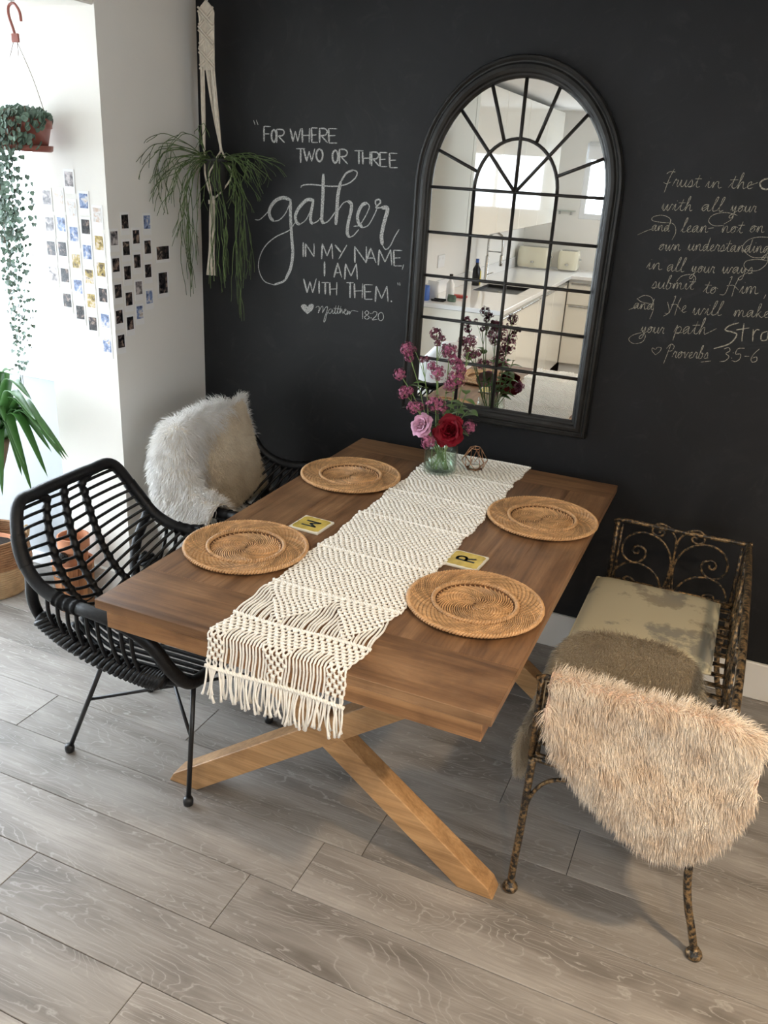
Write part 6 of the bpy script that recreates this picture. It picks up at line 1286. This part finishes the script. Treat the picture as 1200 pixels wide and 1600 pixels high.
def toaster(x, y, w, d, h, label):
    t = thing('toaster', label, 'toaster', (x, y, CT+.001))
    rows = []
    for zf in np.linspace(0, 1, 9):
        z = .012+zf*(h-.012); k = 1-.10*max(0, zf-.7)**1.6*6-.05*max(0, .15-zf)*6; r = []
        for a in np.linspace(0, 2*PI, 36, endpoint=False):
            c, s_ = math.cos(a), math.sin(a); q = (abs(c)**5+abs(s_)**5)**(-1/5); r.append((w/2*k*q*c, d/2*k*q*s_, z))
        rows.append(r)
    mb = MB(); mb.grid(rows, cv=True); mb.add(rows[-1], [tuple(range(36))]); mb.add(rows[0], [tuple(range(36))[::-1]]); mb.build('toaster_body', mt['retro'], t, smooth=True)
    MB().bev(-w*.36, w*.36, -d*.2, -d*.06, h+.0003, h+.004, .001).bev(-w*.36, w*.36, d*.06, d*.2, h+.0003, h+.004, .001).build('slot', mt['metal'], t)
    MB().bev(-w*.40, w*.40, -d*.40, d*.40, .0, .012, .002).build('toaster_base', mt['metal'], t)
    MB().bev(w/2+.0003, w/2+.02, -.012, .012, h*.55, h*.62, .002).build('lever', mt['metal'], t)
    MB().lathe([(.0, .0), (.018, .0), (.016, .012), (.0, .012)], (0, d/2+.006, h*.3), 14, capb=False, capt=False).build('dial', mt['metal'], t, smooth=True)
toaster(.285, -5.30, .31, .20, .195, 'wide cream retro toaster on the counter near the kitchen corner')
toaster(.60, -5.36, .19, .19, .18, 'narrow cream retro toaster under the far kitchen window')
def bottle(x, y, r, h, m, label, cap):
    t = thing('bottle', label, 'bottle', (x, y, CT+.0005)); MB().lathe([(.0, .0), (r, .0), (r, h*.62), (r*.4, h*.78), (r*.4, h*.86), (.0, h*.86)], n=18, capb=False, capt=False).build('bottle_body', mt[m], t, smooth=True)
    MB().lathe([(.0, h*.861), (r*.45, h*.861), (r*.45, h), (.0, h)], n=14, capb=False, capt=False).build('cap', mt[cap], t, smooth=True)
bottle(.27, -2.72, .028, .17, 'white2', 'white bottle with a black cap at the end of the counter', 'soil'); bottle(.20, -3.60, .03, .20, 'blackg', 'dark bottle left of the sink tap', 'blue'); bottle(.19, -3.68, .026, .16, 'yellow', 'yellow washing up bottle by the sink tap', 'white2')
def packet(x, y, w, d, h, m, label, rz=.4):
    t = thing('packet', label, 'packet', (x, y, CT+.0005), rz); b = MB(); n = 8
    b.grid([[(w/2*math.cos(a)*k, d/2*math.sin(a)*k2, z) for a in np.linspace(0, 2*PI, 16, endpoint=False)] for z, k, k2 in ((0, .9, .9), (.01, 1, 1), (h*.7, .95, .9), (h*.95, .98, .3), (h, 1, .08))], cv=True); b.build('packet_body', m, t, smooth=True)
packet(.165, -2.66, .10, .06, .12, mt['white2'], 'white crumpled packet on the counter end'); packet(.145, -2.575, .05, .07, .10, mt['blue'], 'blue packet on the counter end', .1); packet(.31, -2.64, .07, .05, .045, mt['hearts'], 'low pale green tub on the counter end')
t = thing('dish_cloth', 'red folded dish cloth on the counter', 'cloth', (.30, -2.86, CT+.0005), .2); MB().bev(-.05, .05, -.03, .03, .0, .018, .006).build('folded_cloth', mt['redp'], t)
t = thing('tray', 'black drip tray at the end of the counter', 'tray', (.23, -2.60, CT+.0005)); MB().bev(-.045, .045, -.03, .03, .0, .006, .002).bev(-.045, .045, -.03, -.027, .006, .014, .001).bev(-.045, .045, .027, .03, .006, .014, .001).build('tray_body', mt['blackg'], t)
t = thing('window_shelf', 'small glass wall shelf left of the far kitchen window', 'shelf', (.48, WY, 1.44)); MB().bev(-.09, .09, .0005, .10, .0, .010, .002).build('shelf_board', mt['glass'], t); MB().bev(-.06, -.05, .0005, .06, -.03, -.0005, .001).bev(.05, .06, .0005, .06, -.03, -.0005, .001).build('bracket', mt['metal'], t)
# roller blind over the far window
t = thing('roller_blind', 'white roller blind at the top of the far kitchen window', 'blind', (1.1, WY+.001, 1.90)); MB().bev(-.48, .48, .001, .003, .0, .12, .0005).build('blind_cloth', mt['white2'], t); MB().tube([(-.48, .02, .135), (.48, .02, .135)], .018, 12).build('blind_roll', mt['white2'], t, smooth=True)
# white tub chair by the peninsula
t = thing('tub_chair', 'white moulded tub chair in front of the white counter end panel', 'chair', (.40, -2.17, 0), math.radians(200))
rows = []
for v in np.linspace(0, 1, 10):
    r_ = []
    for a in np.linspace(-2.3, 2.3, 28):
        rad = .12+.12*v**.5; h = .42+(.36 if abs(a) < .9 else .36-.20*min(1, (abs(a)-.9)/.8))*v**1.5; r_.append((-rad*math.cos(a)*1.0, rad*math.sin(a), h))
    rows.append(r_)
mb = MB(); mb.grid(rows); o = mb.build('shell', mt['white2'], t, smooth=True); so = o.modifiers.new('thick', 'SOLIDIFY'); so.thickness = .012
MB().lathe([(.0, .41), (.15, .415), (.165, .43), (.15, .44), (.0, .435)], n=28, capb=False, capt=False).build('seat', mt['white2'], t, smooth=True)
for x, y in ((-.11, -.11), (.11, -.11), (-.11, .11), (.11, .11)): MB().tube([(x, y, .42), (x*1.5, y*1.5, .0005)], [.012, .008], 10).build('leg', mt['beam'], t, smooth=True)
